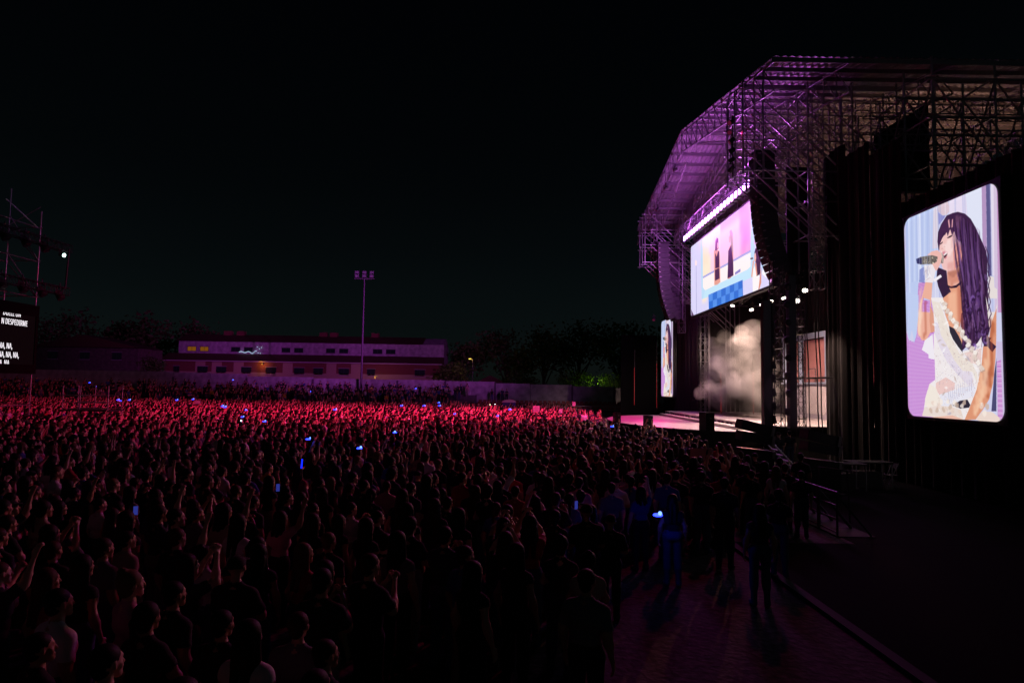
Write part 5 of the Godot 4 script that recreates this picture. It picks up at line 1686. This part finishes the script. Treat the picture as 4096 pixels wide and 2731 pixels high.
func crowd() -> void:
	rng.seed = 77
	var people := []
	var d := 4.6
	while d < 80.0:
		var gap := 0.72 if d < 20.0 else 0.66
		if d > 60.0:
			gap = 0.8
		var x := -0.79 * d - 2.0
		while x < edge_x(d):
			var p := Vector3(x + rng.randfn(0, 0.12), 0, -d + rng.randfn(0, 0.13))
			x += gap * rng.randf_range(0.85, 1.25) * (1.15 if d < 13.0 else 1.0)
			if d > 23.3 and d < 25.6 and p.x > -15.0 and p.x < -2.0:
				continue
			if p.x < -25.0 and p.x > -31.5 and d > 29.0 and d < 42.5 and (p.x < -26.0 or d > 38.5):
				continue
			if Vector2(p.x + 0.2, d - 76.0).length() < 1.6:
				continue
			if d < 7.0 and absf(p.x) < 1.2:
				continue
			var raise := 0.0 if d < 30.0 else 1.0
			people.append([p, look_of(pick([24, 18, 1.0 + raise, 2.0 + raise, 6, 7, 11, 4, 3, 1.6 + raise])), rng.randf_range(0.93, 1.06) * 1.0])
		d += gap * 1.02
	# hand-placed people that stand out in the floor crowd
	var set_apart := [
		[Vector3(3.03, 0, -12.84), 0, 0, "person with long hair in black standing alone at the crowd's open edge", 0.97],
		[Vector3(4.41, 0, -14.15), 1, 0, "broad person in black with short hair before the open ground", 1.06],
		[Vector3(4.26, 0, -11.77), 0, 7, "person with long hair in dark navy standing on the open ground", 0.98],
		[Vector3(5.3, 0, -13.6), 6, 0, "person with a ponytail in black beside the shade-darkened ground", 0.98],
		[Vector3(0.8, 0, -7.07), 1, 2, "person with short hair in a grey top at the crowd's near corner", 1.03],
		[Vector3(2.64, 0, -13.9), 3, 3, "person in a blue top with one arm raised at the open edge", 0.96],
		[Vector3(3.4, 0, -14.9), 1, 3, "person with short hair in a blue top facing the lip", 1.05],
		[Vector3(-3.94, 0, -6.13), 1, 1, "person with short hair in a white shirt under the camera riser", 1.03],
		[Vector3(-2.78, 0, -4.88), 1, 8, "person with short hair in a yellow top under the camera riser", 1.03],
		[Vector3(-3.6, 0, -8.23), 5, 1, "person with hair bun in a white top, hands together", 0.97],
		[Vector3(-10.63, 0, -24.94), 1, 1, "person in a white shirt standing in the crowd gap", 1.03],
		[Vector3(-9.33, 0, -24.2), 7, 1, "person in a cap and white shirt, arms folded, in the crowd gap", 1.03],
		[Vector3(-7.34, 0, -23.9), 1, 5, "person in a pale pink shirt standing in the crowd gap", 1.03],
		[Vector3(-6.33, 0, -24.3), 6, 1, "person with a ponytail and white top standing in the crowd gap", 1.0],
		[Vector3(-5.18, 0, -24.0), 1, 4, "person in a red shirt standing in the crowd gap", 1.03],
		[Vector3(5.61, 0, -23.82), 1, 1, "tall person in a white shirt seen from behind before the stage", 1.08],
		[Vector3(7.3, 0, -22.9), 1, 2, "person in a grey shirt leaning at the pit barrier", 1.06],
		[Vector3(7.5, 0, -27.6), 7, 6, "person in a cap and beige shirt at the pit barrier", 1.02],
		[Vector3(13.0, 0, -32.0), 1, 0, "stagehand in black standing beside the hanging trusses", 1.05],
		[Vector3(12.2, 0, -31.2), 7, 0, "stagehand in a cap and black shirt near the stage steps", 1.03],
		[Vector3(8.65, 0, -20.5), 1, 0, "stagehand in black walking inside the pit barrier", 1.04],
		[Vector3(9.5, 0, -25.9), 6, 0, "stagehand with a ponytail in black behind the tilted cabinets", 1.02],
		[Vector3(-2.6, 1.65, -91.6), 0, 0, "person with long hair in black beside a pilaster of the boundary wall", 0.98],
		[Vector3(-1.2, 1.65, -91.4), 1, 7, "guard in a dark vest standing against the boundary wall", 1.05],
		[Vector3(-0.6, 1.65, -91.4), 6, 7, "guard with a ponytail in a dark vest against the boundary wall", 1.02],
		[Vector3(-5.9, 2.3, -91.6), 3, 0, "person in black stretching one arm out before the boundary wall", 1.0],
		[Vector3(-6.7, 2.3, -91.5), 0, 7, "person with long hair in navy standing before the boundary wall", 0.98],
	]
	for a in set_apart:
		for q in people:
			if Vector2(q[0].x - a[0].x, q[0].z - a[0].z).length() < 0.55:
				q[2] = 0.0
		var l := look_of(a[1])
		l.top = a[2]
		var turn := facing(a[0])
		if a[0].y > 1.0:
			turn = atan2(-(13.0 - a[0].x), -(MID - a[0].z)) 
		person(a[0], turn, l, a[4], a[3], "people who stand apart")
	people = people.filter(func(q): return q[2] > 0.5)
	# the stands
	for k in 7:
		var x := -70.0
		while x < -5.5:
			x += rng.randf_range(0.5, 0.85)
			if rng.randf() < 0.3 + 0.03 * k + 0.5 * smoothstep(-14.0, -5.0, x):
				continue
			var l := look_of(pick([20, 18, 1, 2, 6, 6, 10, 4, 4, 2]))
			if l.top == 1 and rng.randf() < 0.55:
				l.top = 0
			people.append([Vector3(x, 0.955 + 0.22 * k, -83.5 - 1.2 * k + rng.randfn(0, 0.1)), l, rng.randf_range(0.93, 1.06)])
	# the largest in the picture stand alone, the rest are one crowd
	var order := []
	for k in people.size():
		var p: Vector3 = people[k][0]
		var seen := absf(p.x) < -p.z * 0.765 + 0.35 and p.z < -4.4
		order.append([-p.z if seen else 999.0, k])
	order.sort_custom(func(a, b): return a[0] < b[0])
	var alone := {}
	for k in 276:
		var q: Array = people[order[k][1]]
		alone[order[k][1]] = true
		person(q[0], facing(q[0]), q[1], q[2], words(q[1]), "people in the floor crowd")
	var o := Node3D.new()
	o.name = "crowd"
	add_child(o)
	tag(o, "dense crowd filling the floor and the terrace, lit red and purple", "crowd", "", "stuff")
	var lists := []
	for k in kinds.size():
		lists.append([])
	for k in people.size():
		if alone.has(k):
			continue
		var q: Array = people[k]
		var b := Basis(Vector3.UP, facing(q[0])) * Basis.from_scale(Vector3(q[2] * rng.randf_range(0.9, 1.14), q[2], q[2] * rng.randf_range(0.92, 1.12)))
		lists[q[1].k].append([Transform3D(b, q[0]), q[1]])
	var mats := []
	for k in 4:
		var m := StandardMaterial3D.new()
		m.resource_name = ["crowd_skin", "crowd_top", "crowd_legs", "crowd_hair"][k]
		m.roughness = [0.5, 0.9, 0.9, 0.62][k]
		m.vertex_color_use_as_albedo = true
		m.metallic_specular = 0.3 if k == 3 else 0.5
		mats.append(m)
	for k in kinds.size():
		for e in 4:
			var mm := MultiMesh.new()
			mm.transform_format = MultiMesh.TRANSFORM_3D
			mm.use_colors = true
			mm.mesh = kinds[k].m[e]
			mm.instance_count = lists[k].size()
			for j in lists[k].size():
				mm.set_instance_transform(j, lists[k][j][0])
				var l: Dictionary = lists[k][j][1]
				var c: Array = [SKIN[l.skin], CLOTH[l.top], LEGS[l.legs], CLOTH[0] if kinds[k].d == "a cap" else HAIR[l.hair]][e]
				mm.set_instance_color(j, Color(c[0], c[1], c[2]))
			var mi := MultiMeshInstance3D.new()
			mi.name = ["bodies", "tops", "trousers", "heads_of_hair"][e]
			mi.multimesh = mm
			mi.material_override = mats[e]
			mi.set_meta("kind", "stuff")
			o.add_child(mi, true)
	print("people ", people.size())

func held_things() -> void:
	# small lights held up in the crowd: x, y, z
	var at := [[-43.63, 1.93, -87], [-43.0, 2.07, -87], [-44.1, 1.76, -87], [-31.39, 1.85, -54.72], [-29.86, 1.85, -52.45], [-30.75, 1.85, -55.17], [-27.9, 1.85, -57.16], [-28.24, 1.85, -60.79], [-18.55, 1.85, -44.07], [-17.78, 1.85, -42.57], [-14.8, 1.85, -38.3], [-11.94, 1.85, -30.51], [-9.75, 1.85, -27.16], [-5.54, 1.85, -18.82], [-3.59, 1.85, -16.37], [-3.71, 1.85, -22.02], [-10.56, 1.85, -41.14], [-8.2, 1.85, -51.32], [-3.08, 1.85, -37.52], [-0.69, 1.85, -35.79], [-0.06, 1.85, -46.37], [4.07, 1.85, -27.51], [-6.55, 1.85, -62.17], [-5.5, 1.85, -52.68], [-6.62, 1.85, -52.12], [-12.16, 2.81, -87], [-35.44, 3.52, -87], [-25.54, 2.22, -87], [-53.68, 2.88, -87], [-52.86, 2.42, -87]]
	var blue := glow("blue_light_band", Color(0.14, 0.2, 1.0), 7.0)
	var proto: Node3D = null
	for p in at:
		p[1] += 0.25 if p[2] > -80.0 else 0.45
		if proto:
			var c := copy(proto, Vector3(p[0], p[1], p[2]), rng.randf() * 3.0)
			c.scale = Vector3.ONE * (1.0 if p[2] > -40.0 else 1.5)
			continue
		proto = thing("light_wristband", "small glowing blue wristband held up in the crowd", "light band", Vector3(p[0], p[1], p[2]), 0.0, "glowing blue wristbands in the crowd")
		var s := Shape.new()
		for k in 12:
			var a := TAU * k / 12.0
			var b := TAU * (k + 1) / 12.0
			s.tube(Vector3(cos(a), 0, sin(a)) * 0.05, Vector3(cos(b), 0, sin(b)) * 0.042, 0.018, 5)
		part("band", s, blue, proto)
		part("light_disc", Shape.new().ball(Vector3(0.0, 0.03, 0.05), Vector3(0.03, 0.03, 0.02)), glow("pale_blue_light", Color(0.4, 0.55, 1.0), 3.0), proto)
	var near := copy(proto, Vector3(2.62, 1.4, -12.2), 0.4, "round glowing blue band at the crowd's open edge, lighting nearby backs")
	near.scale = Vector3.ONE * 1.3
	near.remove_meta("group")
	omni("blue_band_light", Vector3(2.62, 1.41, -12.27), Color(0.08, 0.1, 1.0), 0.008, 0.05)
	for p in [[-1.99, 1.9, -64.92, "bright warm phone torch held up at the back of the floor crowd", Color(1, 1, 0.75)], [-1.56, 1.9, -67.0, "bright white phone torch held up before the blue toilet", Color(0.85, 0.95, 1.0)], [-11.94, 1.9, -30.4, "bright white phone torch held up behind the crowd gap", Color(0.8, 0.92, 1.0)]]:
		var o := thing("phone", p[3], "phone", Vector3(p[0], p[1], p[2]), 0.0, "phones held up in the crowd")
		part("case", Shape.new().span(Vector3(-0.037, -0.075, -0.005), Vector3(0.037, 0.075, 0.004)), mat("black_metal", Color.BLACK), o)
		part("torch_light", Shape.new().ball(Vector3(0, 0.04, 0.012), Vector3(0.035, 0.035, 0.02)), glow("torch_" + str(p[0]), p[4], 5.0), o)
	for p in [[-4.43, 1.62, -13.2, "phone with a lit blue screen held up in the near crowd"], [-6.1, 1.5, -11.3, "phone with a lit screen held high among the dark near crowd"], [1.15, 1.6, -11.9, "phone with a small lit screen near the crowd's open edge"]]:
		var o := thing("phone", p[3], "phone", Vector3(p[0], p[1], p[2]), 0.6, "phones held up in the crowd")
		part("case", Shape.new().span(Vector3(-0.037, -0.075, -0.006), Vector3(0.037, 0.075, 0.0)), mat("black_metal", Color.BLACK), o)
		part("screen", Shape.new().span(Vector3(-0.033, -0.07, 0.0), Vector3(0.033, 0.07, 0.003)), glow("phone_screen", Color(0.35, 0.4, 1.0), 0.22), o)
	var st := thing("light_stick", "upright glowing blue light stick held above the crowd", "light stick", Vector3(-4.6, 1.75, -15.2), 0.3)
	part("handle", Shape.new().tube(Vector3(0, -0.12, 0), Vector3(0, 0, 0), 0.014), mat("black_metal", Color.BLACK), st)
	part("light_tube", Shape.new().tube(Vector3(0, 0, 0), Vector3(0.012, 0.2, 0), 0.016), glow("blue_stick_light", Color(0.03, 0.12, 1.0), 3.0), st)
	# hand-lettered signs
	var card := mat("sign_card", lin(0.62, 0.58, 0.6), 0.9)
	var font := SystemFont.new()
	font.font_names = PackedStringArray(["Droid Sans"])
	font.font_weight = 700
	var signs := [[Vector3(1.93, 2.0, -52.0), 0.48, 0.46, "white card sign with four hand-lettered lines held over the crowd", ["AITANA", "QUEREMOS Y", "TE HAGO", "EL ESTRENO"], 0.0], [Vector3(5.52, 2.25, -60.0), 0.26, 0.36, "narrow white card sign with three lettered lines held high", ["BODA", "Y TU", "CONMIGO"], 0.0], [Vector3(4.0, 1.78, -55.0), 0.28, 0.32, "plain pale card held up before the barrier", [], 0.3], [Vector3(-27.0, 1.9, -59.0), 0.5, 0.28, "wide pale card held up at the back of the floor crowd", [], 0.0], [Vector3(-5.6, 2.75, -91.3), 0.5, 0.4, "pale lettered card held before the boundary wall", ["AITANA", "TE AMO"], 0.0], [Vector3(5.96, 1.52, -21.4), 0.72, 0.56, "large dim red poster held up with its back to the camera", [], 0.0]]
	for s in signs:
		var o := thing("card_sign", s[3], "sign", s[0], s[5], "card signs held up in the crowd")
		part("card", Shape.new().span(Vector3(-s[1] * 0.5, -s[2] * 0.5, -0.006), Vector3(s[1] * 0.5, s[2] * 0.5, 0.0)), card if s[1] < 0.7 else mat("poster_back", lin(0.4, 0.26, 0.28), 0.9), o)
		for k in s[4].size():
			var tm := TextMesh.new()
			tm.text = s[4][k]
			tm.font = font
			tm.font_size = 32
			tm.pixel_size = s[1] * 0.0042
			tm.depth = 0.004
			part("lettering", tm, mat("sign_ink", lin(0.05, 0.03, 0.12), 0.8), o, Vector3(0, s[2] * (0.34 - 0.23 * k), 0.003))
	# guitarist at the edge of the smoke
	var l := {"k": 5, "skin": 0, "hair": 1, "top": 0, "legs": 1}
	var g := person(Vector3(16.9, 1.86, -45.2), 2.2, l, 1.04, "guitarist in dark clothes playing at the edge of the smoke", "")
	var gt := thing("electric_guitar", "blue electric guitar held by the person on stage", "guitar", Vector3(16.85, 3.02, -44.85), 0.9)
	part("body", Shape.new().ball(Vector3.ZERO, Vector3(0.2, 0.15, 0.03)), mat("guitar_blue", lin(0.05, 0.08, 0.5), 0.3), gt)
	part("neck", Shape.new().tube(Vector3(0.15, 0.05, 0), Vector3(0.78, 0.3, 0), 0.02), mat("guitar_neck", lin(0.3, 0.18, 0.1), 0.5), gt)

const PURPLE_ROW := 16.0
const STAGE_WHITE := 130.0
const ADDED_WASH := 850.0
const PURPLE_BEAM := 1400.0
const ADDED_UPLIGHT := 42.0
const LIP := 110.0

func _ready() -> void:
	var cam := Camera3D.new()
	cam.name = "camera"
	add_child(cam)
	cam.position = Vector3(0, 3.6, 0)
	cam.basis = Basis(Vector3.RIGHT, deg_to_rad(3.85)) * Basis(Vector3.BACK, 0.016)
	cam.fov = 53.13
	cam.near = 0.1
	cam.far = 900.0
	cam.current = true
	var env := Environment.new()
	env.background_mode = Environment.BG_SKY
	var sky := Sky.new()
	sky.sky_material = dusk_sky()
	env.sky = sky
	env.background_energy_multiplier = 1.0
	env.tonemap_mode = Environment.TONE_MAPPER_LINEAR
	env.tonemap_exposure = 1.0
	env.volumetric_fog_enabled = true
	env.volumetric_fog_density = 0.0
	env.sdfgi_enabled = true
	env.ssao_enabled = true
	env.ssil_enabled = true
	var we := WorldEnvironment.new()
	we.name = "world"
	we.environment = env
	add_child(we)
	var t0 := Time.get_ticks_msec()
	grain = noise_tex(0.09, 0.72, 1.0, 1)
	patches = noise_tex(0.02, 0.7, 1.0, 2, 5)
	mat("black_metal", lin(0.015, 0.015, 0.016), 0.55)
	mat("pale_steel", lin(0.35, 0.32, 0.32), 0.45, 0.6)
	mat("scaffold_steel", lin(0.36, 0.35, 0.37), 0.35, 0.75)
	mat("roof_steel", lin(0.3, 0.29, 0.31), 0.4, 0.7)
	mat("speaker_grey", lin(0.035, 0.035, 0.038), 0.55)
	mat("speaker_grille", lin(0.05, 0.05, 0.055), 0.45, 0.5)
	mat("wall_plaster", lin(0.6, 0.58, 0.58), 0.9, 0.0, patches, 6.0)
	mat("mast_steel", lin(0.14, 0.13, 0.14), 0.6, 0.2)
	mat("cloth_0", lin(0.012, 0.012, 0.014), 0.9)
	ground()
	decks()
	roof()
	wing(1.0)
	wing(-1.0)
	drapes()
	scenic()
	screen("centre_screen", "wide centre screen showing two people before a pink wall", 14.0, -53.2, 16.6, 9.38, 5.48, 0.25, film_picture(), 1.05, "")
	var singer := singer_picture()
	var tall := screen("tall_screen", "tall rounded screen showing a singer with long dark hair, near side", 15.5, -26.7, 5.2, 2.75, 7.72, 0.42, singer, 1.0, "tall side screens")
	screen("tall_screen", "tall rounded screen showing a singer, far side beyond the smoke", 15.5, -70.6, 5.0, 2.95, 7.7, 0.42, singer, 1.0, "tall side screens")
	area("tall_screen_light", Vector3(15.4, 6.6, -24.1), Vector3(10, 6.6, -24.1), Color(0.85, 0.75, 0.95), 2.0, Vector2(5.0, 7.4))
	area("centre_screen_light", Vector3(13.9, 12.1, -45.0), Vector3(10, 12.0, -45.0), Color(0.95, 0.75, 0.95), 4.0, Vector2(16.0, 5.2))
	print("stage ", Time.get_ticks_msec() - t0)
	hanging_ladders()
	stage_lights()
	smoke()
	lip_furniture()
	prompter_tower()
	stands_and_wall()
	long_house()
	trees()
	barriers()
	print("place ", Time.get_ticks_msec() - t0)
	make_kinds()
	print("kinds ", Time.get_ticks_msec() - t0)
	crowd()
	held_things()
	print("all ", Time.get_ticks_msec() - t0)

func dusk_sky() -> Material:
	var w := 512
	var h := 256
	var im := Image.create(w, h, false, Image.FORMAT_RGBF)
	var f := FastNoiseLite.new()
	f.seed = 5
	f.frequency = 0.012
	f.fractal_octaves = 4
	for y in h:
		var el := 90.0 - 180.0 * (y + 0.5) / h  # degrees above the horizon
		for x in w:
			var k := exp(-maxf(el, 0.0) / 9.0)
			var up := exp(-maxf(el, 0.0) / 9.5)
			# last light of dusk, strongest towards one side of the horizon
			var az := TAU * (x + 0.5) / w
			var side := 0.62 + 0.38 * cos(az - AFTERGLOW)
			var cl := 1.0 + 0.25 * f.get_noise_3d(cos(az) * 60.0, el * 5.0, sin(az) * 60.0)
			var c := Vector3(0.0042, 0.0046, 0.0022) * 3.2 * k * side * cl + 5.2 * Vector3(0.0005, 0.003, 0.0046) * up * side * cl * (1.0 - 0.75 * exp(-maxf(el, 0.0) / 4.0)) + Vector3(0.0002, 0.0003, 0.0007)
			if el < 0.0:
				c = Vector3(0.001, 0.001, 0.001)
			im.set_pixel(x, y, Color(c.x, c.y, c.z))
	var m := PanoramaSkyMaterial.new()
	m.panorama = ImageTexture.create_from_image(im)
	return m

const AFTERGLOW := 2.9
